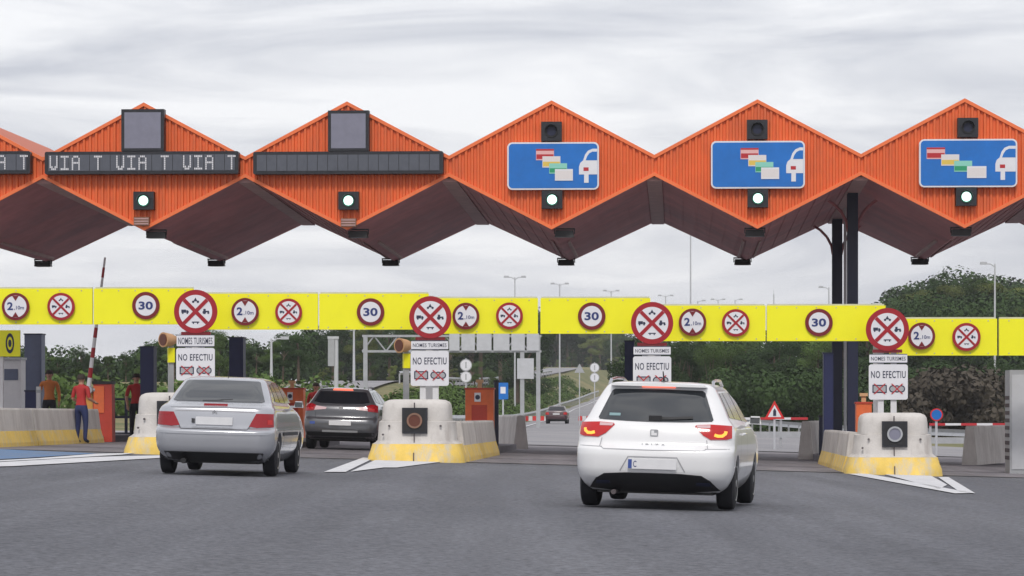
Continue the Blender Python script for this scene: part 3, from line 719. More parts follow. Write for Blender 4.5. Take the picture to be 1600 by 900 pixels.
# free-standing barriers beyond
def freebar(p0, p1, lab, yel=False, h=.86, fl=.45, hw=.15):
    a, c_ = Vector(p0), Vector(p1); d = c_-a
    r = empty('concrete_barrier', a, 0, lab, 'barrier', 'loose concrete barriers')
    b = MB(); jersey(b, (0,0,0), (d.x,d.y,0), 0, h, hw, 'base', fl); b.build('foot', M['yellowbase'] if yel else M['concrete'], r)
    b = MB(); jersey(b, (0,0,0), (d.x,d.y,0), 0, h, hw, 'top', fl); b.build('wall', M['concrete'], r)
freebar(ground_at(814, 87.5), ground_at(783, 92), 'plain white concrete barrier block just right of the orange-red cabinet', h=.92)
freebar(ground_at(1259, 82), ground_at(1290, 90), 'tall narrow end of a white concrete barrier left of the canopy columns', h=.98)
freebar(ground_at(1515, 80), ground_at(1572, 85), 'stained white concrete barrier at the right beside the grey cabinet', h=.98)

# ------------------------------------------------------------------ small plaza things
def box_thing(name, px0, px1, py0, py1, Y, dep, mat, lab, cat, grp=None, part='body', extra=None, toground=True):
    s = Y/F; xm = (px0+px1)/2; g = ground_at(xm, Y)
    zt = CZ+(HY-py0)*s-g.z; zb = 0 if toground else CZ+(HY-py1)*s-g.z
    r = empty(name, g, -YAW, lab, cat, grp); hw = (px1-px0)/2*s
    b = MB(); b.box(-hw, hw, 0, dep, zb, zt); b.build(part, mat, r)
    if extra: extra(r, hw, zb, zt, s)
    return r
def totem_extra(r, hw, zb, zt, s):
    MB().box(-hw-.015, hw+.015, -.015, .3, zt, zt+.03).build('cap', M['navy'], r)
    b = MB(); b.box(-hw*.75, hw*.75, -.012, .005, zb+.5, zt-.15); b.build('front_panel', r.children[0].data.materials[0] if r.children else M['navy2'], r)
TOT = [(38,65,523,88,'greyblue','tall grey-blue panel pillar at the left, behind the long low wall'), (219,240,543,80,'navy2','narrow dark navy pillar just left of the first white sign plates'),
       (358,380,528.5,84,'navy2','dark navy pillar behind the roof of the silver saloon'), (976,991,534,84,'navy2','dark navy pillar left of the sign above the white estate car'), (1287,1302,553,76,'navy2','short navy pillar directly left of the canopy columns')]
for a, b_, t, Y, m, lab in TOT:
    s = Y/F; g = ground_at((a+b_)/2, Y); zt = CZ+(HY-t)*s-g.z; hw = (b_-a)/2*s
    r = empty('equipment_pillar', g, -YAW, lab, 'pillar', 'slim navy pillars beside the lanes')
    MB().box(-hw, hw, 0, .5, 0, zt).build('casing', M[m], r); MB().box(-hw-.02, hw+.02, -.02, .52, zt, zt+.035).build('cap', M['navy'], r)
    MB().box(-hw*.8, hw*.8, -.012, .002, .35, zt-.1).build('door', M[m], r)
# white machine + yellow panel at the left edge
r = box_thing('toll_machine', 2, 33, 562, 640, 86, .6, M['postwhite'], 'white payment machine behind the long low wall at the left edge', 'toll machine', extra=lambda r, hw, zb, zt, s: (
    MB().box(-hw*.7, hw*.7, -.015, .003, zt-.55, zt-.25).build('screen', M['greyblue'], r), MB().box(-hw-.03, hw+.03, -.10, .63, zt, zt+.06).build('hood', M['galv'], r)))
r = box_thing('service_cabinet', 39, 60, 612, 640, 83, .4, M['navy2'], 'small dark blue bin-like cabinet standing in front of the grey-blue pillar', 'cabinet', extra=lambda r, hw, zb, zt, s: MB().box(-hw-.02, hw+.02, -.02, .42, zt, zt+.04).build('lid', M['navy'], r))
r = box_thing('bollard', 56.5, 62.5, 604, 640, 81, .12, M['postwhite'], 'slim white bollard between the grey-blue pillar and the worker in orange', 'bollard', extra=lambda r, hw, zb, zt, s: MB().box(-hw-.006, hw+.006, -.006, .126, zt-.16, zt-.08).build('band', M['galv'], r))
Y = 78; s = Y/F; g = ground_at(4, Y)
r = empty('yellow_board', g, -YAW, 'yellow panel with a dark oval mark hanging low at the left edge', 'sign')
zt, zb = CZ+(HY-516)*s-g.z, CZ+(HY-557)*s-g.z
MB().box(-.9, 28*s, -.03, .03, zb, zt).build('panel', M['yellow'], r)
b = MB(); b.ring(0, 0, .085, .13, -.006, 0, 20); o = b.build('oval_mark', M['ink'], r, loc=(12*s, -.031, (zt+zb)/2)); o.scale = (.8, 1, 1.9)
MB().disc(0, 0, .05, -.006, 0, 14).build('mark_dot', M['ink'], o)
b = MB(); b.box(-.1, 0, .03, .13, 0, zt); b.build('post', M['postwhite'], r)
# raised barrier arm with its orange cabinet
Y = 78.0; s = Y/F; g = ground_at(157, Y)
r = empty('lane_barrier', g, -YAW, 'orange and red barrier cabinet with its red and white arm raised upright', 'barrier gate')
H = CZ+(HY-597)*s-g.z
MB().box(-.16, .32, -.18, .25, .0, H-.05, taper=.015).build('cabinet', M['redcab'], r)
MB().box(-.17, .33, -.19, .26, H-.05, H+.02).build('lid', M['black'], r)
MB().box(-.13, .12, -.195, -.16, H-.75, H-.10).build('front_door', M['orangecab'], r)
MB().box(-.42, -.17, -.12, .18, H-1.05, H-.22).build('side_box', M['yelcab'], r)
q0 = P(141, 606, Y)-g; q1 = P(167, 403, Y)-g
R3 = Matrix.Rotation(YAW, 4, 'Z'); q0, q1 = R3@q0, R3@q1; q0.y = q1.y = -.24
b = MB(); n = 13
arm = empty('x', (0,0,0)); bpy.data.objects.remove(arm)
ao = MB().tube(q0, q1, .055, .025, n=12).build('arm', M['postwhite'], r, smooth=True)
for i in range(1, n, 2):
    p0, p1 = q0+(q1-q0)*(i/n), q0+(q1-q0)*((i+1)/n)
    MB().tube(p0, p1, .059-.03*i/n, .059-.03*(i+1)/n, n=12).build('arm_stripe', M['red'], ao, smooth=True)
MB().tube((q0.x, -.30, q0.z-.05), (q0.x, -.12, q0.z-.05), .10, n=16).tube((q0.x, -.16, q0.z-.05), (-.1, -.16, q0.z-.05), .05).build('pivot', M['galv'], r)
# orange cabinets by islands
def cab(px0, px1, py0, Y, lab, m1, m2, emblem=True, dep=.5):
    s = Y/F; g = ground_at((px0+px1)/2, Y); r = empty('payment_cabinet', g, -YAW, lab, 'cabinet', 'orange payment cabinets'); hw = (px1-px0)/2*s; H = CZ+(HY-py0)*s-g.z
    MB().box(-hw, hw, 0, dep, 0, H-.04).build('casing', m1, r); MB().box(-hw-.02, hw+.02, -.02, dep+.02, H-.04, H).build('lid', m2, r)
    MB().box(-hw*.55, hw*.55, -.015, .004, H-.9, H-.42).build('panel', m2, r)
    if emblem:
        MB().box(-hw*.35, hw*.10, -.022, .002, H-.34, H-.12).build('emblem_plate', M['signwhite'], r)
        MB().disc(-hw*.12, H-.23, .06, -.028, -.02, 12).build('emblem', M['ink'], r)
    MB().box(-.05, .05, .1, .2, H, H+.13).box(-.09, .09, .06, .24, H+.13, H+.2).build('beacon', M['amberhorn'], r)
cab(727, 771, 606, 78.5, 'orange-red cabinet with a small white emblem behind the concrete nose beside the dark grey car', M['orangecab'], M['redcab'])
cab(437, 474, 606, 89, 'orange cabinet with round stickers seen between the silver saloon and dark grey car', M['orangecab'], M['redcab'])
cab(1338, 1362, 628, 72, 'orange cabinet peeping out behind the concrete nose of the right island', M['orangecab'], M['redcab'], False)
for (px, py0, Y, lab) in ((775.5, 597, 80, 'thin dark pole at the right side of the orange-red cabinet'), (1283, 652, 80, 'short dark pole at the end of the concrete barrier left of the columns')):
    s = Y/F; g = ground_at(px, Y); r = empty('dark_pole', g, -YAW, lab, 'pole'); H = CZ+(HY-py0)*s-g.z
    MB().tube((0,0,0), (0,0,H), .06, n=10).build('pole', M['navy'], r, smooth=True); MB().tube((0,0,H), (0,0,H+.05), .08, n=10).build('cap', M['black'], r)
# amber horn lamps on poles
for (px, py, Y, lab) in ((263, 531, 68, 'amber horn-shaped warning lamp on a pole left of the first white sign plates'), (631, 540, 68, 'amber horn-shaped warning lamp on a pole left of the second white sign plates')):
    s = Y/F; g = ground_at(px+5, Y); r = empty('warning_lamp', g, -YAW+.35, lab, 'warning lamp', 'amber horn lamps'); H = CZ+(HY-py)*s-g.z
    MB().box(-.055, .055, .03, .12, 0, H-.12).build('pole', M['galv'], r)
    b = MB(); b.tube((-.20,-.10,H), (-.02,.0,H), .16, .13, n=22); b.tube((-.02,0,H), (.12,.07,H), .13, .07, n=22); b.build('horn', M['amberhorn'], r, smooth=True)
    b = MB(); b.tube((-.212,-.106,H), (-.198,-.099,H), .125, .125, n=20); b.build('lens', M['amberdark'], r)
    MB().box(-.07, .07, -.01, .10, H-.48, H-.17).build('yellow_box', M['yellow'], r)
# right edge cabinet
def rc(r, hw, zb, zt, s):
    MB().box(-hw*.9, hw*.9, -.02, .002, zb+.1, zt-.1).build('door', M['lampgrey'], r)
    b = MB()
    for i in range(9): b.box(-hw-.012, -hw+.003, .05, .9, zb+.3+i*.16, zb+.38+i*.16)
    b.build('louvre', M['joint'], r)
box_thing('control_cabinet', 1578, 1640, 578, 740, 68, 1.0, M['galv'], 'tall grey metal control cabinet cut off by the right edge', 'cabinet', extra=rc)
# striped railing on the right beyond the lanes
Y = 113
def rail(px0, px1, lab, Y):
    a, c_ = ground_at(px0, Y), ground_at(px1, Y); d = c_-a; r = empty('metal_railing', a, math.atan2(d.y, d.x), lab, 'railing', 'railings beyond the lanes'); Lh = d.length
    n = int(Lh/.5)
    o = MB().box(0, Lh, -.04, .04, .94, 1.02).build('top_bar', M['postwhite'], r)
    for i in range(0, n, 2): MB().box(Lh*i/n, Lh*(i+1)/n, -.044, .044, .936, 1.024).build('red_stripe', M['cardred'], o)
    MB().box(0, Lh, -.05, 0, .30, .52).build('lower_rail', M['galv'], r)
    for i in range(int(Lh/2)+1): MB().box(i*2, i*2+.08, .0, .08, 0, .93).build('post', M['galv'], r)
rail(1130, 1262, 'red and white striped railing left of the right island, beside the white barrier end', 113)
rail(1452, 1600, 'red and white striped railing right of the right island', 113)
# road signs beyond
def pole_sign(px, Y, items, lab, poletop, name='road_sign', pw=.04, grp=None):
    s = Y/F; X = (px-800)/F*Y; zb = tz(X, Y) if (X < lerp_tab(XL, Y) or X > lerp_tab(XR, Y)) else gz(X, Y)
    r = empty(name, (X, Y, zb), 0, lab, 'road sign', grp); Z = lambda y: CZ+(HY-y)*s-zb
    MB().tube((0,0,0), (0,0,Z(poletop)), pw, n=8).build('post', M['lampgrey'], r)
    for it in items:
        k, py, R = it[:3]; R *= s
        if k == 'tri':
            o = MB().prism([(-R, -R*.8), (R, -R*.8), (0, R)], -.06, -.04).build('plate', M['redbright'], r, loc=(0, 0, Z(py)))
            MB().prism([(-R*.66, -R*.6), (R*.66, -R*.6), (0, R*.58)], -.066, -.058).build('sign_face', M['signwhite'], o)
            MB().prism([(-R*.14, -R*.5), (R*.16, -R*.5), (R*.16, 0), (0, R*.25), (-R*.14, 0)], -.070, -.064).build('symbol', M['ink'], o)
        elif k == 'tribk':
            MB().prism([(-R, -R*.8), (R, -R*.8), (0, R)], -.06, -.04).build('plate', M['galv'], r, loc=(0, 0, Z(py)))
        elif k == 'disc':
            o = MB().disc(0, 0, R, -.06, -.04, 24).build('plate', M['galv'], r, loc=(0, 0, Z(py)))
            MB().disc(0, 0, R*.86, -.066, -.058, 24).build('sign_face', M['signwhite'], o)
            MB().box(-R*.12, R*.12, -.070, -.064, -R*.5, R*.5).build('symbol', M['galv'], o)
        elif k == 'nopark':
            o = MB().disc(0, 0, R, -.06, -.04, 24).build('plate', M['redbright'], r, loc=(0, 0, Z(py)))
            MB().disc(0, 0, R*.8, -.066, -.058, 24).build('sign_face', M['signblue'], o)
        elif k == 'rect':
            w_ = it[3]*s; MB().prism(rrect(-w_, w_, -R, R, .03), -.06, -.03).build('plate', it[4], r, loc=(0, 0, Z(py)))
            MB().box(-w_*.5, w_*.5, -.066, -.058, -R*.3, R*.5).build('symbol', M['signwhite'], r, loc=(0, 0, Z(py)))
    return r
pole_sign(1210, 105, [('tri', 642, 16)], 'triangular warning sign with red rim standing at the striped railing', 632)
pole_sign(1463, 100, [('nopark', 648, 10)], 'small round blue and red sign right of the right island', 640)
pole_sign(728, 190, [('disc', 570.5, 9.5), ('disc', 589, 9)], 'pair of round pale signs on one pole right of the second white sign plates', 560, grp='pairs of pale round signs')
pole_sign(929, 230, [('disc', 574.5, 7.5), ('disc', 590, 7.5)], 'pair of round pale signs on one pole left of the white estate car', 566, grp='pairs of pale round signs')
pole_sign(905.5, 235, [('tribk', 576, 8)], 'grey triangular sign beside the distant pair of round signs', 570)
pole_sign(786, 150, [('rect', 611, 13, 8, M['signblue'])], 'small blue sign board right of the orange-red cabinet', 602)

# lamp posts
def lamp(px, top, Y, heads, lab, base_y=None, r_=.09):
    s = Y/F; X = (px-800)/F*Y; zb = tz(X, Y); H = CZ+(HY-top)*s-zb
    r = empty('street_lamp', (X, Y, zb), 0, lab, 'street lamp', 'tall lamp posts beyond the toll')
    MB().tube((0,0,0), (0,0,H), r_*1.25, r_*.7, n=8).build('pole', M['lampgrey'], r, smooth=True)
    if heads == 0: MB().tube((0,0,H), (0,0,H+.5), .03, n=6).build('tip', M['lampgrey'], r); return
    for sx in ((-1, 1) if heads == 2 else (heads,)):
        b = MB(); b.path([(0,0,H-.25), (sx*.35,0,H-.02), (sx*.75,0,H)], .045, 6); b.build('arm', M['lampgrey'], r)
        MB().box(*sorted((sx*.62, sx*1.15)), -.16, .16, H-.06, H+.14, taper=.02).build('lamp_head', M['galv'], r)
LP = [(804.5,433,330,2,'nearest and tallest double-headed lamp post left of centre, behind the beam with the dark gap'), (874.5,443.5,400,2,'double-headed lamp post second from the left in the receding row, left of the 30 sign'),
      (955,454.5,440,2,'double-headed lamp post between the 30 sign and third big round sign'), (1040,462,470,2,'small double-headed lamp top just right of the third big round sign'),
      (1122,468,500,2,'small double-headed lamp post left of the small crossed sign over the white estate car'), (1148.5,468,480,1,'single-headed lamp post above the small crossed sign over the white estate car'),
      (1090,470,460,1,'single-headed lamp top above the 2,10m sign over the white estate car'),
      (1295,449,360,-1,'single-headed lamp post just left of the canopy columns'), (1554.5,412,250,-1,'tall single-headed lamp post at the right in front of the wooded hill'),
      (1079,362,300,0,'very tall thin mast rising behind the white estate car'), (1209,460,380,0,'thin mast above the beam left of the canopy columns'),
      (424,529,210,1,'pale lamp post rising behind the silver saloon'), (553,500,240,0,'pale pole left of the sign gantry over the dark grey car')]
for px, t, Y, h, lab in LP: lamp(px, t, Y, h, lab, r_=.085 if Y < 350 else .10)
# thick pale mast with box
Y = 150; s = Y/F; X = (522-800)/F*Y; zb = tz(X, Y)
r = empty('camera_mast', (X, Y, zb), 0, 'thick pale mast with a rectangular head above the dark grey car', 'mast'); H = CZ+(HY-527)*s-zb
MB().tube((.1,0,0), (.1,0,H), .10, n=10).build('pole', M['lampgrey'], r, smooth=True)
MB().box(-.28, .02, -.12, .12, H-1.35, H-.08).build('camera_box', M['galv'], r); MB().box(-.30, .22, -.14, .14, H-.08, H+.04).build('hood', M['lampgrey'], r)
# sign gantry beyond
Y = 200; s = Y/F; g = Vector(((707-800)/F*Y, Y, 0)); r = empty('sign_gantry', g, 0, 'grey lattice sign gantry over the road behind the second white sign plates', 'gantry')
Z = lambda y: CZ+(HY-y)*s; X_ = lambda x: (x-707)*s
for px in (571, 841, 816):
    zb = tz(g.x+X_(px), Y); MB().box(X_(px)-.13, X_(px)+.13, -.13, .13, zb, Z(525)).build('leg', M['galv'], r)
b = MB()
for y0 in (525, 549): b.box(X_(566), X_(846), -.11, .11, Z(y0)-.07, Z(y0)+.07)
for i in range(15):
    x0, x1 = 566+i*18.6, 566+(i+1)*18.6
    a, c_ = ((x0, 525), (x1, 549)) if i % 2 else ((x0, 549), (x1, 525)); b.tube((X_(a[0]), 0, Z(a[1])), (X_(c_[0]), 0, Z(c_[1])), .05, n=6)
b.build('truss', M['galv'], r)
for i, (x0, x1) in enumerate(((702, 718), (721, 742), (745, 768), (771, 796), (799, 820), (823, 842))):
    MB().box(X_(x0), X_(x1), -.22, -.14, Z(548), Z(521)).build('sign_back', M['lampgrey'], r)
MB().box(X_(808), X_(834), -.2, -.14, Z(592), Z(560)).build('side_panel', M['lampgrey'], r)
# guardrails along the far road
def guardrail(f, Y0, Y1, step, lab, base):
    pts = []
    Y = Y0
    while Y <= Y1: pts.append(Vector((f(Y), Y, base(f(Y), Y)))); Y += step
    o0 = pts[0]; r = empty('guardrail', o0, 0, lab, 'guardrail', 'guardrails along the far road')
    b = MB()
    for p, q in zip(pts, pts[1:]):
        p, q = p-o0, q-o0
        b.add([p+Vector((-.04,0,.48)), q+Vector((-.04,0,.48)), q+Vector((.04,0,.63)), p+Vector((.04,0,.63)), p+Vector((-.04,0,.78)), q+Vector((-.04,0,.78))], [(0,1,2,3), (3,2,5,4)])
    b.build('rail', M['galv'], r)
    b = MB()
    b.box(-.05, .05, -.04, .04, -.1, .62); x = b.build('post', M['galv'], r)
    for p in pts[1:]: c = x.copy(); col.objects.link(c); c.parent = r; c.location = p-o0
guardrail(lambda Y: lerp_tab(XL, Y)-.6, 128, 520, 4, 'long steel guardrail curving along the left edge of the road beyond the toll', gz)
guardrail(lambda Y: lerp_tab(XL, Y)-8.1, 230, 520, 6, 'upper steel guardrail along the carriageway on the bank', lambda x, y: tz(x, y)+.1)
guardrail(lambda Y: lerp_tab(XR, Y)+.5, 128, 420, 5, 'steel guardrail along the right edge of the road beyond the toll', gz)

# ------------------------------------------------------------------ cars
def interp(levels, z, k):
    if z <= levels[0][0]: return levels[0][k]
    for a, b in zip(levels, levels[1:]):
        if z <= b[0]: return a[k]+(b[k]-a[k])*(z-a[0])/(b[0]-a[0])
    return levels[-1][k]
class Car:
    # levels: z, y_rear, y_front, half width, corner radius
    def __init__(s, levels, bow=.07):
        # resample with Catmull smoothing
        s.lv = []
        n = len(levels)
        for i in range(n-1):
            p0, p1, p2, p3 = levels[max(i-1,0)], levels[i], levels[i+1], levels[min(i+2,n-1)]
            st = 4
            for j in range(st):
                t = j/st
                row = []
                for k in range(5):
                    # finite-difference monotone-ish hermite over z
                    def slope(a, b, c):
                        d1 = (b[k]-a[k])/(b[0]-a[0]) if b[0] != a[0] else 0; d2 = (c[k]-b[k])/(c[0]-b[0]) if c[0] != b[0] else 0
                        if d1*d2 <= 0: return 0
                        return 2*d1*d2/(d1+d2)
                    if k == 0: row.append(p1[0]+(p2[0]-p1[0])*t); continue
                    h = p2[0]-p1[0]
                    m1 = slope(p0, p1, p2) if i > 0 else (p2[k]-p1[k])/h
                    m2 = slope(p1, p2, p3) if i < n-2 else (p2[k]-p1[k])/h
                    row.append((2*t**3-3*t*t+1)*p1[k]+(t**3-2*t*t+t)*h*m1+(-2*t**3+3*t*t)*p2[k]+(t**3-t*t)*h*m2)
                s.lv.append(tuple(row))
        s.lv.append(tuple(levels[-1])); s.bow = bow
    def rear(s, x, z):
        yr, w_, R = interp(s.lv, z, 1), interp(s.lv, z, 3), interp(s.lv, z, 4)
        ax = min(abs(x), w_-1e-4); xi = w_-R
        if ax <= xi: return yr+s.bow*(ax/.85)**2
        return yr+s.bow*(xi/.85)**2+R*(1-sqrt(max(0, 1-((ax-xi)/R)**2)))
    def side(s, y, z):
        yr, w_, R = interp(s.lv, z, 1), interp(s.lv, z, 3), interp(s.lv, z, 4)
        yb = yr+s.bow*((w_-R)/.85)**2
        if y >= yb+R: return w_
        t = max(0, min(1, (yb+R-y)/R)); return w_-R+R*sqrt(max(0, 1-t*t))
    def body(s, mat, parent, arches, rad, name='body'):
        b = MB(); vs = []; rings = 0
        for z, yr, yf, w_, R in s.lv:
            ring = []
            xi = w_-R
            for i in range(7): x = xi*i/6; ring.append((x, yr+s.bow*(x/.85)**2))
            yb = yr+s.bow*(xi/.85)**2
            for i in range(1, 8): t = radians(90*i/7); ring.append((xi+R*sin(t), yb+R-R*cos(t)))
            RF = min(R*1.6, w_*.8)
            for i in range(1, 12): ring.append((w_, yb+R+(yf-RF-yb-R)*i/11))
            for i in range(1, 8): t = radians(90*i/7); ring.append((w_-RF+RF*cos(t), yf-RF+RF*sin(t)))
            for i in range(1, 4): ring.append(((w_-RF)*(1-i/4), yf))
            ring.append((0, yf))
            full = ring+[(-x, y) for x, y in ring[-2:0:-1]]
            rings = len(full); vs += [(x, y, z) for x, y in full]
        n = len(s.lv); fs = []
        for k in range(n-1):
            for i in range(rings): j = (i+1)%rings; fs.append((k*rings+i, k*rings+j, (k+1)*rings+j, (k+1)*rings+i))
        fs += [tuple(range(rings-1, -1, -1)), tuple(range((n-1)*rings, n*rings))]
        b.add(vs, fs); o = b.build(name, mat, parent)
        cut = MB()
        for ya in arches:
            cut.tube((-1.2, ya, rad*.93), (-.42, ya, rad*.93), rad*1.17, n=36); cut.tube((.42, ya, rad*.93), (1.2, ya, rad*.93), rad*1.17, n=36)
        c = cut.build('cut', mat, parent)
        md = o.modifiers.new('b', 'BOOLEAN'); md.object = c; md.operation = 'DIFFERENCE'; md.solver = 'EXACT'
        bpy.context.view_layer.update(); dg = bpy.context.evaluated_depsgraph_get()
        me = bpy.data.meshes.new_from_object(o.evaluated_get(dg)); o.modifiers.clear(); o.data = me; bpy.data.objects.remove(c)
        smooth_mesh(me, 32); return o
    def patch(s, name, poly, mat, parent, off=.006, skirt=.02, mode='rear', side=1, step=.05):
        """conforming panel: poly in (x,z) for rear, (y,z) for side"""
        pts = []
        n = len(poly)
        for i in range(n):
            a, b = Vector(poly[i]), Vector(poly[(i+1)%n]); m = max(1, int((b-a).length/step))
            for j in range(m): pts.append(a+(b-a)*j/m)
        nb = len(pts); edges = [(i, (i+1)%nb) for i in range(nb)]
        x0, x1 = min(p.x for p in pts), max(p.x for p in pts); z0, z1 = min(p.y for p in pts), max(p.y for p in pts)
        gx = max(1, int((x1-x0)/step)); gzz = max(1, int((z1-z0)/step)); inner = []
        for i in range(1, gx):
            for j in range(1, gzz):
                q = Vector((x0+(x1-x0)*i/gx, z0+(z1-z0)*j/gzz)); c = False
                dmin = 9
                for k in range(nb):
                    a, d = pts[k], pts[(k+1)%nb]
                    if (a.y > q.y) != (d.y > q.y) and q.x < (d.x-a.x)*(q.y-a.y)/(d.y-a.y)+a.x: c = not c
                    dmin = min(dmin, (a-q).length)
                if c and dmin > step*.35: inner.append(q)
        res = geometry.delaunay_2d_cdt(pts+inner, edges, [], 1, 1e-6)
        V2, E2, T2 = res[0], res[1], res[2]
        def mapf(p, o_):
            if mode == 'rear':
                # push along approximate normal
                e = .01; y = s.rear(p.x, p.y)
                nx = (s.rear(p.x+e, p.y)-s.rear(p.x-e, p.y))/(2*e); nz = (s.rear(p.x, p.y+e)-s.rear(p.x, p.y-e))/(2*e)
                nn = Vector((max(-2.5, min(2.5, nx)), -1, max(-2, min(2, nz)))).normalized(); return Vector((p.x, y, p.y))+nn*o_
            if mode == 'side':
                x = s.side(p.x, p.y); e = .01; nz = -(s.side(p.x, p.y+e)-s.side(p.x, p.y-e))/(2*e); ny = -(s.side(p.x+e, p.y)-s.side(p.x-e, p.y))/(2*e)
                nn = Vector((1, max(-2, min(2, ny)), max(-2, min(2, nz)))).normalized(); q = Vector((x, p.x, p.y))+nn*o_; q.x *= side; return q
        vs = [mapf(p, off) for p in V2]; fs = []
        for t in T2:
            a, b_, c = V2[t[0]], V2[t[1]], V2[t[2]]
            ccw = (b_.x-a.x)*(c.y-a.y)-(b_.y-a.y)*(c.x-a.x) > 0
            t = tuple(t)
            if not ccw: t = t[::-1]
            if mode == 'side' and side == -1: t = t[::-1]
            fs.append(t)
        b = MB(); b.add(vs, fs)
        vb = [mapf(p, off) for p in pts]+[mapf(p, off-skirt) for p in pts]
        ar = sum(pts[i].x*pts[(i+1)%nb].y-pts[(i+1)%nb].x*pts[i].y for i in range(nb))
        fl = (ar > 0) != (mode == 'side' and side == -1)
        b.add(vb, [((i, nb+i, nb+(i+1)%nb, (i+1)%nb) if fl else (i, (i+1)%nb, nb+(i+1)%nb, nb+i)) for i in range(nb)])
        return b.build(name, mat, parent, smooth=True, ang=50)
    def strip(s, name, line, wd, mat, parent, off=.003, mode='rear', side=1):
        pts = []
        for a, b in zip(line, line[1:]):
            a, b = Vector(a), Vector(b); m = max(1, int((b-a).length/.05))
            for j in range(m): pts.append(a+(b-a)*j/m)
        pts.append(Vector(line[-1])); L_, R_ = [], []
        for i, p in enumerate(pts):
            d = (pts[min(i+1, len(pts)-1)]-pts[max(i-1, 0)]).normalized(); n = Vector((-d.y, d.x))*wd/2; L_.append(p+n); R_.append(p-n)
        b = MB(); vs = []
        for a, c in zip(L_, R_):
            for p in (a, c):
                if mode == 'rear': vs.append((p.x, s.rear(p.x, p.y)-off, p.y))
                else: vs.append((side*(s.side(p.x, p.y)+off), p.x, p.y))
        b.add(vs, [(2*i, 2*i+1, 2*i+3, 2*i+2) for i in range(len(pts)-1)]); return b.build(name, mat, parent)

def wheel(parent, x, y, r, wd, side):
    e = bpy.data.objects.new('wheel', None)
    b = MB(); n = 32; prof = [(.0,.62),(.02,.86),(.10,.97),(.25,1.0),(.75,1.0),(.90,.97),(.98,.86),(1.0,.62)]
    vs = []
    for a, rr in prof:
        for i in range(n): t = 2*pi*i/n; vs.append(((a-.5)*wd, cos(t)*rr*r, sin(t)*rr*r))
    fs = []
    for k in range(len(prof)-1):
        for i in range(n): j = (i+1)%n; fs.append((k*n+i, (k+1)*n+i, (k+1)*n+j, k*n+j))
    fs += [tuple(range(n)), tuple(range((len(prof)-1)*n, len(prof)*n))[::-1]]
    b.add(vs, fs); w_ = b.build('wheel', M['tyre'], parent, smooth=True, ang=40, loc=(x, y, r))
    b = MB(); o = side*wd/2
    b.tube((o*.80, 0, 0), (o*1.02, 0, 0), r*.16, r*.14, n=16)
    for i in range(5):
        a = 2*pi*i/5+.3; d = Vector((0, cos(a), sin(a))); t_ = Vector((0, -sin(a), cos(a)))
        p = [d*r*.1+t_*r*.09, d*r*.60+t_*r*.055, d*r*.60-t_*r*.055, d*r*.1-t_*r*.09]
        v = [q+Vector((o*.97, 0, 0)) for q in p]+[q+Vector((o*.80, 0, 0)) for q in p]
        b.add(v, [(0,1,2,3), (7,6,5,4), (0,4,5,1), (1,5,6,2), (2,6,7,3), (3,7,4,0)])
    nn = 28; vs = []
    for xx, rr in ((o*1.01, .60), (o*1.04, .66), (o*.7, .60)):
        for i in range(nn): t = 2*pi*i/nn; vs.append((xx, cos(t)*rr*r, sin(t)*rr*r))
    b.add(vs, [(k*nn+i, (k+1)*nn+i, (k+1)*nn+(i+1)%nn, k*nn+(i+1)%nn) for k in range(2) for i in range(nn)])
    b.build('rim', M['rim'], w_, smooth=True, ang=30)
    return w_
def place(px, Y, yaw, name, lab, grp=None):
    g = ground_at(px, Y); r = empty(name, g, -yaw, lab, 'car', grp); r.rotation_euler = (0, math.atan(TILT)*(1-sm(130,260,Y)), -yaw); return r
def mirror(r, x, y, z, mat, side):
    b = MB(); b.box(x-.07, x+.07, y-.04, y+.06, z-.045, z+.05, taper=.02); b.box(min(x-.05*side, x-.12*side), max(x-.05*side, x-.12*side), y-.02, y+.04, z-.05, z-.02); b.build('door_mirror', mat, r)
    MB().box(x-.055, x+.055, y-.046, y-.039, z-.035, z+.035).build('mirror_glass', M['glass'], r)

# ---- white estate car
lv = [(.20,.30,3.95,.70,.20),(.27,.16,4.05,.77,.24),(.36,.05,4.15,.815,.28),(.46,.01,4.2,.84,.30),(.60,.0,4.2,.846,.30),(.665,.01,4.18,.846,.30),(.70,.055,4.12,.846,.29),(.74,.10,4.05,.846,.28),
      (.84,.12,3.8,.842,.28),(.93,.15,3.35,.825,.27),(.985,.19,3.1,.79,.26),(1.02,.215,3.05,.765,.25),(1.15,.31,2.85,.705,.22),(1.28,.41,2.6,.64,.20),(1.36,.46,2.45,.595,.19),(1.395,.48,2.35,.565,.18),(1.42,.54,2.25,.52,.17),(1.437,.70,2.1,.43,.15),(1.447,1.0,1.9,.28,.12)]
W = Car(lv); r = place(1017, 34.6, radians(8.6), 'estate_car', 'white estate car seen from behind in the foreground, brake and indicator lamps lit')
# move local origin so that rear bumper centre sits at the placed point
r.scale = (1.02, 1.02, .965); W.body(M['carwhite'], r, (.78, 3.30), .30)
rp = lambda y: y
glass = [(-.615,1.02),(-.60,1.00),(-.3,.985),(0,.98),(.3,.985),(.60,1.00),(.615,1.02),(.50,1.325),(.47,1.345),(0,1.352),(-.47,1.345),(-.50,1.325)]
g_ = W.patch('rear_window', glass, M['glass'], r, off=.006)
W.patch('sticker', [(-.50,1.04),(-.38,1.04),(-.38,1.07),(-.50,1.07)], M['sticker'], g_, off=.009, skirt=.003)
W.strip('wiper', [(.0,1.025),(.18,1.03),(.40,1.045)], .028, M['black'], g_, off=.022)
MB().box(-.07,.07,W.rear(0,1.03)-.035,W.rear(0,1.03),1.0,1.055).build('wiper_hub', M['black'], g_)
W.patch('brake_lamp', [(-.18,1.372),(.18,1.372),(.17,1.398),(-.17,1.398)], M['brakelit'], r, off=.012)
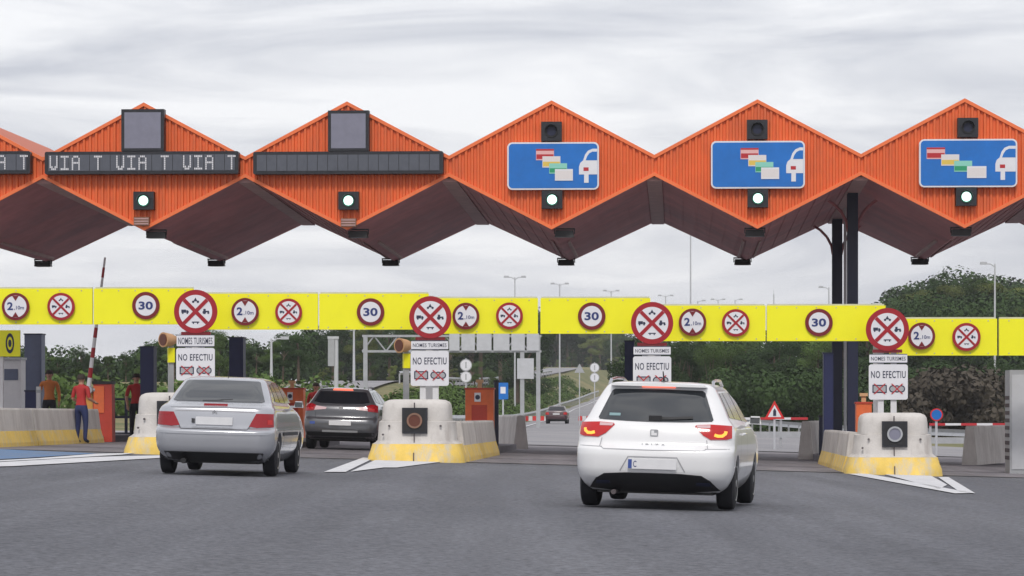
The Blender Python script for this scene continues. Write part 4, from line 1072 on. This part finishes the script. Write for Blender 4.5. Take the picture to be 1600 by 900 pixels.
b = MB(); b.prism([(-.52,1.385),(.52,1.385),(.49,1.41),(0,1.425),(-.49,1.41)], .40, .56); b.build('roof_spoiler', M['carwhite'], r)
b = MB(); b.tube((0, 1.0, 1.44), (0, .86, 1.56), .012, .006, n=8); b.box(-.03, .03, .95, 1.05, 1.435, 1.455); b.build('aerial', M['black'], r)
for sx in (-1, 1):
    lamp_ = [(sx*.80,.955),(sx*.808,.82),(sx*.76,.805),(sx*.60,.80),(sx*.52,.845),(sx*.43,.94),(sx*.44,.955),(sx*.6,.965)]
    t_ = W.patch('tail_lamp', lamp_, M['taillit'], r, off=.012, step=.035)
    W.patch('clear_lens', [(sx*.59,.925),(sx*.455,.925),(sx*.44,.95),(sx*.59,.955)], M['tailclear'], t_, off=.016, skirt=.004, step=.03)
    arc = [(sx*(.685+.055*cos(a)), .90+.055*sin(a)) for a in [radians(x) for x in range(-10 if 0 else 180, 341, 16)]]
    W.strip('indicator', [(sx*.755,.90),(sx*.75,.87),(sx*.72,.845),(sx*.68,.843),(sx*.64,.855)], .034, M['amberlit'], t_, off=.020)
    W.strip('panel_gap', [(sx*.56,.795),(sx*.575,.70),(sx*.53,.672)], .009, M['seamlight'], r, off=.004)
    # bumper vents / reflectors
    pl = [(0.95,1.03),(1.75,1.0),(2.75,.98),(2.25,1.33),(1.9,1.37),(1.0,1.355),(.72,1.30)]
    W.patch('side_window', [(.66,1.05),(1.18,1.035),(1.18,1.33),(.80,1.325)], M['glassdk'], r, off=.005, mode='side', side=sx, step=.08)
    W.patch('side_window', [(1.24,1.035),(2.00,1.015),(2.00,1.345),(1.24,1.335)], M['glassdk'], r, off=.005, mode='side', side=sx, step=.08)
    W.patch('side_window', [(2.06,1.01),(2.80,.99),(2.45,1.25),(2.06,1.34)], M['glassdk'], r, off=.005, mode='side', side=sx, step=.08)
    W.strip('door_gap', [(1.16,.40),(1.20,.9),(1.21,1.03)], .010, M['seam'], r, mode='side', side=sx)
    W.strip('door_gap', [(2.03,.33),(2.03,1.0)], .010, M['seam'], r, mode='side', side=sx)
    b = MB(); b.tube((sx*.845, 1.35, .86), (sx*.865, 1.42, .865), .014, n=8); b.tube((sx*.865, 1.42, .865), (sx*.865, 1.55, .865), .014, n=8); b.build('door_handle', M['carwhite'], r)
    b = MB(); pts = [(sx*.56,.72,1.405),(sx*.555,.80,1.455),(sx*.55,1.2,1.475),(sx*.54,1.8,1.475),(sx*.53,2.2,1.42)]; b.path(pts, .018, 8); b.build('roof_rail', M['chrome'], r, smooth=True)
    mirror(r, sx*.885, 2.62, 1.02, M['carwhite'], sx)
    wheel(r, sx*.735, .78, .305, .20, sx); wheel(r, sx*.735, 3.30, .305, .20, sx)
W.strip('panel_gap', [(-.53,.672),(0,.668),(.53,.672)], .010, M['seamlight'], r, off=.004)
W.strip('bumper_crease', [(-.80,.70),(-.55,.695)], .008, M['seamlight'], r); W.strip('bumper_crease', [(.55,.695),(.80,.70)], .008, M['seamlight'], r)
# emblem: rounded square outline with a slanted stroke; letters below
yz = W.rear(0, .86)
e_ = MB(); 
e_.prism(rrect(-.042,.042,.82,.90,.012), yz-.014, yz+.01); em = e_.build('emblem', M['galv'], r)
MB().prism([(-.030,.832),(.030,.832),(.030,.862),(.0,.862),(.0,.888),(-.030,.888)], yz-.017, yz-.013).build('emblem_face', M['carwhite'], em)
text_mesh('badge_lettering', 'IBIZA', M['galv'], r, -.125, .125, .715, .742, W.rear(0,.73)-.004, spacing=1.6)
# number plate in recess
W.patch('plate_recess', [(-.335,.43),(.335,.43),(.30,.565),(.26,.59),(-.26,.59),(-.30,.565)], M['carwhite'], r, off=.001, skirt=.004)
W.strip('recess_edge', [(-.345,.43),(-.26,.59),(.26,.59),(.345,.43)], .012, M['seamlight'], r, off=.006)
b = MB(); b.prism(rrect(-.26,.26,.455,.565,.01), -.022, -.012); npb = b.build('number_plate', M['plate'], r)
MB().box(-.255,-.215,-.026,-.021,.46,.56).build('plate_band', M['plateblue'], npb)
text_mesh('plate_characters', 'C', M['inkblue'], npb, -.20,-.165,.475,.545,-.022)
# lower black valance
W.patch('lower_bumper', [(-.70,.23),(-.61,.34),(-.52,.395),(-.3,.41),(0,.412),(.3,.41),(.52,.395),(.61,.34),(.70,.23),(.4,.205),(-.4,.205)], M['black'], r, off=.008, step=.06)
for sx in (-1, 1): W.patch('rear_reflector', [(sx*.62,.285),(sx*.46,.29),(sx*.46,.32),(sx*.60,.32)], M['navy'], r, off=.014, skirt=.005)
MB().box(-.62,.62,.35,3.9,.17,.24).build('underbody', M['black'], r)
b = MB(); b.tube((-.42,.12,.185),(-.42,.5,.185),.028,n=14); b.build('exhaust', M['joint'], r, smooth=True)
MB().box(-.5,.5,.62,.92,.17,.30).build('rear_axle', M['black'], r)

# ---- silver saloon
lv = [(.20,.26,4.0,.70,.2),(.28,.12,4.1,.77,.22),(.34,.04,4.2,.81,.24),(.42,.01,4.28,.838,.26),(.55,.0,4.3,.85,.27),(.615,.0,4.3,.85,.27),(.65,.03,4.25,.85,.26),(.685,.09,4.2,.845,.26),
      (.80,.105,3.95,.84,.25),(.90,.12,3.6,.825,.25),(.955,.14,3.3,.80,.25),(.985,.20,3.2,.775,.25),(1.01,.32,3.15,.755,.25),(1.04,.44,3.1,.735,.24),(1.15,.62,2.9,.69,.22),(1.27,.82,2.65,.63,.21),(1.345,.96,2.45,.585,.2),(1.375,1.05,2.3,.54,.19),(1.395,1.2,2.15,.45,.17),(1.405,1.4,2.0,.30,.13)]
S_ = Car(lv, bow=.06); r = place(331, 45.0, radians(2.6), 'saloon_car', 'silver saloon seen from behind, queuing in the lane left of the centre')
r.scale = (1.0,)*3; S_.body(M['carsilver'], r, (.80, 3.38), .30)
g_ = S_.patch('rear_window', [(-.65,1.055),(-.60,1.045),(0,1.04),(.60,1.045),(.65,1.055),(.53,1.325),(.50,1.34),(0,1.348),(-.50,1.34),(-.53,1.325)], M['glass'], r, off=.008)
S_.strip('wiper', [(-.22,1.06),(.0,1.065),(.20,1.075)], .022, M['black'], g_, off=.02)
b = MB(); b.prism([(-.17,.985),(.17,.985),(.165,1.015),(-.165,1.015)], .20, .27); b.build('brake_lamp', M['tail'], r)
b = MB(); vs = []
for x in [(-.72+1.44*i/14) for i in range(15)]:
    yy = S_.rear(x, .965); vs += [(x, yy-.02, .975-.02*(x/.72)**2), (x, yy+.09, 1.0-.02*(x/.72)**2), (x, yy-.02, .955-.02*(x/.72)**2)]
b.add(vs, [f for i in range(14) for f in ((3*i, 3*i+3, 3*i+4, 3*i+1), (3*i+2, 3*i+5, 3*i+3, 3*i))]); b.build('boot_lip', M['carsilver'], r)
for sx in (-1, 1):
    t_ = S_.patch('tail_lamp', [(sx*.808,.885),(sx*.818,.70),(sx*.60,.685),(sx*.49,.70),(sx*.53,.78),(sx*.585,.885)], M['tail'], r, off=.01, step=.04)
    S_.patch('clear_lens', [(sx*.80,.735),(sx*.74,.735),(sx*.74,.80),(sx*.795,.80)] if sx > 0 else [(sx*.80,.84),(sx*.63,.84),(sx*.61,.875),(sx*.80,.875)], M['taillit'] if sx > 0 else M['tail'], t_, off=.014, skirt=.004, step=.03)
    S_.strip('panel_gap', [(sx*.50,.70),(sx*.47,.655)], .010, M['seam'], r, off=.004)
    for pl in ([(1.15,1.06),(1.62,1.05),(1.62,1.33),(1.30,1.30)], [(1.68,1.05),(2.22,1.04),(2.22,1.34),(1.68,1.335)], [(2.28,1.04),(2.98,1.05),(2.62,1.25),(2.28,1.335)]):
        S_.patch('side_window', pl, M['glassdk'], r, off=.006, mode='side', side=sx, step=.08)
    S_.strip('door_gap', [(1.32,.40),(1.45,.9),(1.45,1.05)], .010, M['seam'], r, mode='side', side=sx); S_.strip('door_gap', [(2.25,.33),(2.25,1.02)], .010, M['seam'], r, mode='side', side=sx)
    S_.strip('side_moulding', [(1.2,.60),(3.0,.60)], .05, M['seam'], r, off=.012, mode='side', side=sx)
    mirror(r, sx*.885, 2.80, 1.03, M['carsilver'], sx)
    wheel(r, sx*.735, .80, .30, .20, sx); wheel(r, sx*.735, 3.38, .30, .20, sx)
S_.strip('panel_gap', [(-.47,.655),(.47,.655)], .010, M['seam'], r, off=.004)
S_.strip('boot_crease', [(-.56,.905),(0,.912),(.56,.905)], .014, M['seamlight'], r, off=.004)
S_.strip('bumper_moulding', [(-.78,.605),(-.4,.60),(0,.60),(.4,.60),(.78,.605)], .035, M['carsilver'], r, off=.014)
pr = S_.patch('plate_recess', [(-.42,.70),(.30,.70),(.32,.86),(-.40,.86)], M['carsilver'], r, off=.001, skirt=.004)
b = MB(); b.prism(rrect(-.26,.26,.715,.825,.01), .075, .09); npb = b.build('number_plate', M['plate'], r)
MB().box(-.32,-.28,.078,.1,.74,.80).build('handle', M['seam'], r)
yz = S_.rear(0, .885); b = MB()
for dz in (0, .024): b.prism([(-.035,.868+dz),(0,.893+dz),(.035,.868+dz),(.035,.878+dz),(0,.904+dz),(-.035,.878+dz)], yz-.012, yz+.01)
b.build('emblem', M['chrome'], r)
S_.patch('lower_bumper', [(-.74,.225),(-.70,.33),(.70,.33),(.74,.225),(.4,.205),(-.4,.205)], M['black'], r, off=.006, step=.07)
MB().box(-.6,.6,.35,3.9,.17,.25).build('underbody', M['black'], r)
b = MB(); b.tube((-.42,.06,.20),(-.42,.5,.20),.04,n=14); b.build('exhaust', M['black'], r, smooth=True)
MB().box(-.5,.5,.65,.95,.17,.28).build('rear_axle', M['black'], r)
b = MB(); b.tube((0, 1.5, 1.40), (0, 1.40, 1.50), .010, .006, n=8); b.build('aerial', M['black'], r)

# ---- dark grey crossover
lv = [(.24,.22,3.9,.76,.2),(.34,.06,4.1,.83,.24),(.48,.0,4.25,.875,.28),(.62,.01,4.25,.885,.28),(.72,.04,4.2,.885,.28),(.78,.09,4.15,.885,.28),(.95,.12,3.7,.875,.27),(1.04,.16,3.3,.845,.26),(1.10,.22,3.15,.80,.25),
      (1.2,.32,3.0,.735,.23),(1.32,.43,2.75,.665,.21),(1.39,.49,2.6,.62,.2),(1.43,.53,2.5,.58,.19),(1.46,.66,2.3,.48,.17),(1.475,.9,2.1,.32,.13)]
D = Car(lv); r = place(530, 75.5, YAW+.01, 'crossover_car', 'dark grey crossover seen from behind, stopped at the toll beside the concrete nose')
D.body(M['cargrey'], r, (.82, 3.40), .33)
g_ = D.patch('rear_window', [(-.66,1.13),(-.5,1.10),(0,1.09),(.5,1.10),(.66,1.13),(.55,1.36),(.52,1.375),(-.52,1.375),(-.55,1.36)], M['glassdk'], r, off=.008)
D.patch('brake_lamp', [(-.24,1.405),(.24,1.405),(.22,1.432),(-.22,1.432)], M['brakelit'], r, off=.02)
for sx in (-1, 1):
    t_ = D.patch('tail_lamp', [(sx*.845,1.06),(sx*.855,.90),(sx*.64,.92),(sx*.60,1.04),(sx*.70,1.08)], M['tail'], r, off=.012, step=.04)
    D.patch('lens_clear', [(sx*.64,.93),(sx*.36,.955),(sx*.34,1.0),(sx*.60,1.03)], M['tailclear'], t_, off=.012, step=.05)
    D.strip('light_bar', [(sx*.84,.975),(sx*.66,.975)], .035, M['taillit'], t_, off=.02)
    for pl in ([(.72,1.15),(1.25,1.11),(1.25,1.38),(.95,1.37)], [(1.31,1.11),(2.05,1.09),(2.05,1.40),(1.31,1.385)], [(2.11,1.09),(2.9,1.08),(2.55,1.32),(2.11,1.395)]):
        D.patch('side_window', pl, M['glassdk'], r, off=.006, mode='side', side=sx, step=.08)
    D.strip('door_gap', [(1.24,.45),(1.26,1.08)], .012, M['seam'], r, mode='side', side=sx)
    b = MB(); b.path([(sx*.57,.75,1.44),(sx*.565,.9,1.50),(sx*.55,1.9,1.50),(sx*.54,2.1,1.45)], .018, 8); b.build('roof_rail', M['galv'], r)
    mirror(r, sx*.93, 2.75, 1.10, M['cargrey'], sx)
    wheel(r, sx*.77, .82, .33, .22, sx); wheel(r, sx*.77, 3.40, .33, .22, sx)
D.strip('panel_gap', [(-.60,.90),(-.60,.74),(-.5,.72),(.5,.72),(.60,.74),(.60,.90)], .012, M['seam'], r)
yz = D.rear(0, 1.0); MB().disc(0, .985, .05, yz-.016, yz+.01, 20).build('emblem', M['chrome'], r)
b = MB(); b.prism(rrect(-.26,.26,.58,.69,.01), -.02, -.008); npb = b.build('number_plate', M['plate'], r)
D.patch('lower_bumper', [(-.80,.26),(-.80,.42),(.80,.42),(.80,.26)], M['black'], r, off=.006, step=.07)
D.strip('skid_strip', [(-.42,.44),(.42,.44)], .05, M['galv'], r, off=.016)
MB().box(-.65,.65,.35,3.9,.2,.28).build('underbody', M['black'], r)
D.patch('fog_lamp', [(-.72,.60),(-.60,.60),(-.60,.66),(-.72,.66)], M['plateblue'], r, off=.012, skirt=.01)

# ---- distant car
r = place(869, 262, radians(3.5), 'small_car', 'distant maroon car driving away on the road beyond the toll')
r.scale = (1.06,)*3
S_.body(M['carred'], r, (.80, 3.38), .30)
S_.patch('rear_window', [(-.65,1.05),(.65,1.05),(.53,1.34),(-.53,1.34)], M['glassdk'], r, off=.01)
for sx in (-1, 1):
    S_.patch('tail_lamp', [(sx*.81,.89),(sx*.82,.72),(sx*.55,.72),(sx*.58,.89)], M['taillit'], r, off=.02)
    wheel(r, sx*.735, .80, .30, .20, sx); wheel(r, sx*.735, 3.38, .30, .20, sx)
MB().prism(rrect(-.26,.26,.715,.825,.01), .06, .09).build('number_plate', M['plate'], r)
S_.patch('lower_bumper', [(-.76,.225),(-.76,.40),(.76,.40),(.76,.225)], M['black'], r, off=.01, step=.07)
# low striped kerb blocks on the far road (red/white)
for i, (px, lab) in enumerate(((838, 'left'), (922, 'right'))):
    Y = 300; g = ground_at(px, Y); r = empty('striped_kerb', g, 0, 'low red and white striped barrier on the far road %s of the distant maroon car' % lab, 'barrier', 'striped barriers on the far road')
    b0, b1 = MB(), MB()
    for k in range(6): (b0 if k % 2 else b1).box(-1.1+k*.37, -1.1+(k+1)*.37, -.15, .15, 0, .45, taper=.03)
    b0.build('white_block', M['postwhite'], r); b1.build('red_block', M['redbright'], r)

# ------------------------------------------------------------------ people
def person(px, Y, H, top, leg, lab, face=0, pose='stand'):
    g = ground_at(px, Y); r0 = Vector((0, 0, 0)); k = H/1.75
    J = {'pel': (0,0,.95,.135), 'waist': (0,0,1.10,.125), 'chest': (0,-.01,1.32,.155), 'neckb': (0,0,1.46,.075), 'neck': (0,0,1.53,.055), 'head': (0,-.01,1.62,.095), 'crown': (0,0,1.72,.075)}
    E = [('pel','waist'),('waist','chest'),('chest','neckb'),('neckb','neck'),('neck','head'),('head','crown')]
    for s_, n in ((-1, 'l'), (1, 'r')):
        st = .10 if pose == 'stand' else (.16*s_+.1)
        J['hip'+n] = (s_*.10,0,.88,.105); J['knee'+n] = (s_*.12,-.03,.50,.07); J['ank'+n] = (s_*.13,.02,.10,.048); J['toe'+n] = (s_*.14,-.13,.045,.042)
        J['sh'+n] = (s_*.19,0,1.42,.07); J['el'+n] = (s_*.26,.02,1.14,.048); J['wr'+n] = (s_*.25,-.08 if pose == 'stand' else -.22,.90 if pose == 'stand' else 1.05,.033)
        E += [('pel','hip'+n),('hip'+n,'knee'+n),('knee'+n,'ank'+n),('ank'+n,'toe'+n),('chest','sh'+n),('sh'+n,'el'+n),('el'+n,'wr'+n)]
    keys = list(J); me = bpy.data.meshes.new('person'); me.from_pydata([J[q][:3] for q in keys], [(keys.index(a), keys.index(b)) for a, b in E], [])
    o = bpy.data.objects.new('person', me); col.objects.link(o)
    o.modifiers.new('s', 'SKIN')
    for i, q in enumerate(keys): me.skin_vertices[0].data[i].radius = (J[q][3], J[q][3]*(.8 if q in ('chest','waist','pel') else 1)); me.skin_vertices[0].data[i].use_root = (i == 0)
    ss = o.modifiers.new('d', 'SUBSURF'); ss.levels = 2; ss.render_levels = 2
    bpy.context.view_layer.update(); m2 = bpy.data.meshes.new_from_object(o.evaluated_get(bpy.context.evaluated_depsgraph_get()))
    o.modifiers.clear()
    bm = bmesh.new(); bm.from_mesh(m2)
    def stick(pts, rr):
        for a, b in zip(pts, pts[1:]):
            mt = MB(); mt.tube(a, b, rr, rr*.85, n=6); vv = [bm.verts.new(v) for v in mt.v]; [bm.faces.new([vv[i] for i in f]) for f in mt.f]
    for s_, n in ((-1,'l'),(1,'r')):
        w_ = Vector(J['wr'+n][:3]); e_ = Vector(J['el'+n][:3]); d = (w_-e_).normalized(); lat = Vector((0,1,0)) if pose == 'stand' else Vector((1,0,0)); lat = (lat-d*lat.dot(d)).normalized(); inn = Vector((-s_,0,0))
        stick([w_, w_+d*.05, w_+d*.09], .036)
        for q in range(4): a = w_+d*.08+lat*(.024*(q-1.5)); ll = (.060,.072,.068,.052)[q]; stick([a, a+d*ll*.6, a+d*ll+inn*.018], .009)
        a = w_+d*.03-lat*.03; stick([a, a+d*.03-lat*.022, a+d*.055-lat*.026], .010)
    # nose and ears
    for c, rr in (((0,-.115,1.615), .016), ((-.093,0,1.62), .018), ((.093,0,1.62), .018)):
        bmesh.ops.create_icosphere(bm, subdivisions=1, radius=rr, matrix=Matrix.Translation(c))
    bm.to_mesh(m2); bm.free()
    m2.materials.clear()
    for m_ in (top, leg, M['skin'], M['black']): m2.materials.append(m_)
    for p in m2.polygons:
        c = p.center; z = c.z
        arm = abs(c.x) > .205 and z > .78
        if arm: p.material_index = 2 if z < (1.16 if top != M['shirtorange'] else .93) else 0
        elif z > 1.50: p.material_index = 2
        elif z > .97: p.material_index = 0
        elif z > .09: p.material_index = 1
        else: p.material_index = 3
        p.use_smooth = True
    o.data = m2; o.location = g; o.scale = (k,)*3; o.rotation_euler = (0, 0, face); tag(o, lab, 'person', 'toll workers')
    # hair
    b = MB(); n = 14; vs = [(0,.02,1.755)]; rows = 5
    for j in range(1, rows+1):
        ph = radians(20+17*j)
        for i in range(n): t = 2*pi*i/n; vs.append((.108*sin(ph)*cos(t), .015+.112*sin(ph)*sin(t), 1.645+.112*cos(ph)+(.0 if sin(t) > -.3 else .035*sin(ph))))
    fs = [(0, 1+i, 1+(i+1)%n) for i in range(n)]+[(1+(j-1)*n+i, 1+j*n+i, 1+j*n+(i+1)%n, 1+(j-1)*n+(i+1)%n) for j in range(1, rows) for i in range(n)]
    b.add(vs, fs).build('hair', M['hair'], o, smooth=True)
    for s_ in (-1, 1): MB().disc(s_*.034, 1.635, .010, -.108, -.098, 8).build('eye', M['ink'], o)
    MB().box(-.022, .022, -.107, -.095, 1.572, 1.580).build('mouth', M['darkred'], o)
    return o
person(127, 73.6, 1.60, M['shirtred'], M['trouser'], 'person in a red top and navy trousers standing at the raised barrier', face=radians(150), pose='reach')
person(213, 82, 1.72, M['shirtred'], M['trouserblk'], 'person in a bright red top and black trousers left of the silver saloon', face=radians(20))
person(494, 90.5, 1.68, M['shirtred'], M['trouserblk'], 'person in a red top standing behind the dark grey crossover', face=radians(-10))
person(77, 85.5, 1.78, M['shirtorange'], M['trouserblk'], 'person in an orange top behind the long low wall at the left', face=radians(10))
# dark gate railing between the raised barrier and the left island
a, c_ = ground_at(178, 84), ground_at(236, 84); d = c_-a
r = empty('gate_railing', a, math.atan2(d.y, d.x), 'low dark metal gate behind the person in the bright red top', 'gate')
b = MB()
for z in (.12, .55, 1.02): b.box(0, d.length, -.03, .03, z, z+.06)
b.build('rail', M['navy'], r)
for i in range(4): MB().box(i*d.length/3-.04, i*d.length/3+.04, -.05, -.031, 0, 1.12).build('post', M['navy'], r)

# ------------------------------------------------------------------ vegetation
def leafcloud(b, c, rad, n, size, squash=.8, rng=random, fill=.55):
    c = Vector(c)
    for _ in range(n):
        while True:
            d = Vector((rng.gauss(0,1), rng.gauss(0,1), rng.gauss(0,1)))
            if d.length > .1: break
        d.normalize(); rr = rad*(fill+(1-fill)*rng.random()**.6)
        p = c+Vector((d.x*rr, d.y*rr, d.z*rr*squash))
        nrm = (d+Vector((rng.uniform(-.9,.9), rng.uniform(-.9,.9), rng.uniform(-.3,1.0)))).normalized()
        a = nrm.orthogonal().normalized(); t = rng.random()*6.28; a2 = a*cos(t)+nrm.cross(a)*sin(t); b2 = nrm.cross(a2); s_ = size*rng.uniform(.55,1.3)
        b.add([p-a2*s_*.5-b2*s_*.22, p+a2*s_*.1-b2*s_*.42, p+a2*s_*.55, p+a2*s_*.05+b2*s_*.40, p-a2*s_*.42+b2*s_*.25], [(0,1,2,3,4)])
def tree_mesh(seed, kind):
    rng = random.Random(seed); H = 8.0; tr = MB(); cr_ = MB()
    if kind == 'pine':
        top = Vector((rng.uniform(-.4,.4), rng.uniform(-.4,.4), H*.72)); tr.tube((0,0,-.6), (top.x*.4, top.y*.4, H*.4), .20, .14, n=8); tr.tube((top.x*.4, top.y*.4, H*.4), top, .14, .06, n=8)
        for i in range(13):
            a = rng.random()*6.28; rr = rng.uniform(.5, 2.3); z = H*rng.uniform(.46, .92)-rr*.35; c = (rr*cos(a)+top.x, rr*sin(a)+top.y, z)
            tr.tube((top.x*.6, top.y*.6, H*rng.uniform(.4,.6)), c, .06, .02, n=5); leafcloud(cr_, c, rng.uniform(.6,1.15), 950, .115, .62, rng, .45)
    else:
        tr.tube((0,0,-.6), (0,0,H*.45), .22, .13, n=8); tr.tube((0,0,H*.45), (.1,0,H*.8), .13, .05, n=8)
        for i in range(17):
            a = rng.random()*6.28; z = H*rng.uniform(.22,.90); rm = 2.1*sqrt(max(.08, 1-((z/H-.5)/.5)**2)); rr = rm*rng.uniform(.2,.9); c = (rr*cos(a), rr*sin(a), z)
            tr.tube((0,0,H*.3), c, .06, .02, n=5); leafcloud(cr_, c, rng.uniform(.55,1.2), 850, .115, .85, rng, .45)
    return tr, cr_
PROTO = []
for i, (kind, m_) in enumerate((('pine','leafdark'),('pine','leafmid'),('broad','leafmid'),('broad','leafdark'),('broad','leafolive'),('pine','leafolive'))):
    tr, cr_ = tree_mesh(100+i, kind)
    mt = []
    for nm, q, mm in (('trunk', tr, M['bark']), ('crown', cr_, M[m_])):
        me = bpy.data.meshes.new(nm); me.from_pydata(q.v, [], q.f); me.materials.append(mm); me.update(); mt.append(me)
    PROTO.append((kind, mt))
def tree(px, Y, topy, pi_, lab, grp):
    X = (px-800)/F*Y; zb = tz(X, Y); H = CZ+(HY-topy)*Y/F-zb
    kind, mt = PROTO[pi_]; sc_ = H/8.3
    r = empty('pine_tree' if kind == 'pine' else 'leafy_tree', (X, Y, zb), random.random()*6.28, lab, 'tree', grp)
    wv = random.uniform(.9, 1.25)
    if sc_ > 1.7: wv *= .8
    r.scale = (sc_*wv, sc_*wv, sc_)
    for me in mt: o = bpy.data.objects.new(me.name, me); col.objects.link(o); o.parent = r
rt = random.Random(5)
def row(pxs, topf, Y0, Y1, protos, lab, grp, jit=6):
    for px in pxs:
        tree(px+rt.uniform(-8,8), rt.uniform(Y0, Y1), topf(px)+rt.uniform(-jit, jit), rt.choice(protos), lab, grp)
tl = [(-80,545),(0,548),(60,540),(120,546),(160,560),(200,555),(240,528),(300,520),(345,512),(380,525),(420,528),(455,522),(480,505)]
row(range(-60, 240, 26), lambda x: lerp_tab(tl, x), 215, 260, [2,3,0,1], 'one of the green trees on the skyline at the left, behind the raised barrier', 'trees on the left skyline', 13)
row(range(240, 480, 26), lambda x: lerp_tab(tl, x), 215, 260, [2,3,0,1], 'one of the green trees on the skyline behind the silver saloon', 'trees behind the silver saloon')
tc_ = [(480,505),(560,500),(640,490),(700,466),(722,461),(745,467),(780,470),(818,460),(845,470),(900,485),(1000,510),(1030,520)]
row(range(490, 826, 24), lambda x: lerp_tab(tc_, x), 330, 400, [0,1,3,5], 'one of the trees rising behind the yellow beams at the centre', 'trees behind the central beams', 4)
row(range(835, 1010, 15), lambda x: lerp_tab(tc_, x)+8, 660, 720, [0,1,3,5], 'one of the far trees below the beams, left of the third big round sign', 'far trees left of the third big round sign', 9)
row(range(835, 1010, 17), lambda x: 556, 630, 655, [4,2,5,0], 'one of the low far bushes by the curving road', 'low far bushes by the curving road', 9)
row(range(500, 800, 30), lambda x: 565, 300, 330, [4,2,5], 'one of the olive-green bushy trees below the central beams', 'bushy trees below the central beams', 8)
trr = [(1000,520),(1060,527),(1150,525),(1250,515),(1330,500),(1360,470),(1400,455)]
row(range(985, 1380, 22), lambda x: lerp_tab(trr, x), 235, 280, [0,3,2,3], 'one of the dark trees between the third big round sign and the canopy columns', 'dark trees behind the white estate car')
th = [(1340,490),(1365,462),(1390,447),(1430,432),(1470,420),(1500,418),(1540,424),(1580,430),(1620,432),(1700,440)]
row(range(1350, 1680, 20), lambda x: lerp_tab(th, x), 330, 380, [0,0,1,3,5], 'one of the pines on the skyline of the wooded hill at the right', 'pines on the right hill', 5)
row(range(1360, 1680, 27), lambda x: lerp_tab(th, x)+38, 290, 325, [5,4,1,2], 'one of the lighter trees below the skyline of the right hill', 'lighter trees on the right hill', 8)
row(range(1380, 1680, 24), lambda x: 560, 215, 250, [3,0,3,2], 'one of the dark trees beneath the lowest yellow beam at the right', 'dark trees at the right', 10)
# the mass of woodland (reads as one)
b = MB()
def mass(px0, px1, Y0, Y1, base, topf, n, rad, size, nl):
    for _ in range(n):
        px = rt.uniform(px0, px1); Y = rt.uniform(Y0, Y1); X = (px-800)/F*Y; zb = tz(X, Y); zt = CZ+(HY-topf(px))*Y/F
        z = zb+(zt-zb)*rt.random()**.8; z = max(z, zb+.3)
        leafcloud(b, (X, Y, z), rad*rt.uniform(.7,1.3), int(nl*3), size*.48, .8, rt, .6)
mass(-80, 480, 262, 300, 640, lambda x: lerp_tab(tl, x)+22, 210, 1.7, .55, 110)
mass(480, 830, 402, 440, 600, lambda x: lerp_tab(tc_, x)+30, 190, 2.4, .75, 110)
mass(820, 1020, 725, 760, 600, lambda x: lerp_tab(tc_, x)+34, 130, 4.0, 1.2, 110)
mass(985, 1700, 282, 320, 650, lambda x: lerp_tab([(985,548),(1330,530),(1360,500),(1450,480),(1700,480)], x), 420, 2.0, .62, 110)
mass(1350, 1700, 382, 420, 650, lambda x: lerp_tab(th, x)+25, 200, 2.6, .8, 110)
mass(1120, 1700, 200, 232, 655, lambda x: 590, 230, 1.2, .42, 100)
tag(b.build('woodland', M['leafwood']), 'dark continuous woodland filling in behind the separate trees', 'wood', kind='stuff')
b = MB()
for _ in range(90):
    px = rt.uniform(1420, 1560); Y = rt.uniform(185, 198); X = (px-800)/F*Y; leafcloud(b, (X, Y, tz(X, Y)+rt.uniform(.2, 3.6)), rt.uniform(.7,1.1), 90, .32, .8, rt)
tag(b.build('brown_thicket', M['leafbrown']), 'brownish leafless thicket below the lowest yellow beam', 'thicket', kind='stuff')
b = MB()
for _ in range(330):
    Y = rt.uniform(150, 520); X = lerp_tab(XL, Y)-rt.uniform(2.2, 6.0); leafcloud(b, (X, Y, tz(X, Y)+.35), rt.uniform(.6,1.1), 110, .22, .6, rt)
for _ in range(120):
    px = rt.uniform(-60, 560); Y = rt.uniform(150, 200); X = (px-800)/F*Y; leafcloud(b, (X, Y, tz(X, Y)+rt.uniform(.2,.9)), rt.uniform(.7,1.2), 70, .3, .7, rt)
tag(b.build('hedge', M['leafmid']), 'low green scrub along the bank left of the curving road', 'scrub', kind='stuff')

hz = bpy.data.materials.new('haze_air'); hz.use_nodes = True; nt = hz.node_tree
for n in list(nt.nodes): nt.nodes.remove(n)
mo = nt.nodes.new('ShaderNodeOutputMaterial'); pv = nt.nodes.new('ShaderNodeVolumePrincipled'); pv.inputs['Density'].default_value = .00018; pv.inputs['Color'].default_value = (.92,.94,1,1); nt.links.new(pv.outputs[0], mo.inputs['Volume'])
tag(MB().box(-950, 950, -80, 2560, -6, 75).build('haze', hz), kind='stuff')

for o in bpy.data.objects:
    if not o.parent and 'label' in o and len(o['label'].split()) > 16: print('LONG', o.name, o['label'])
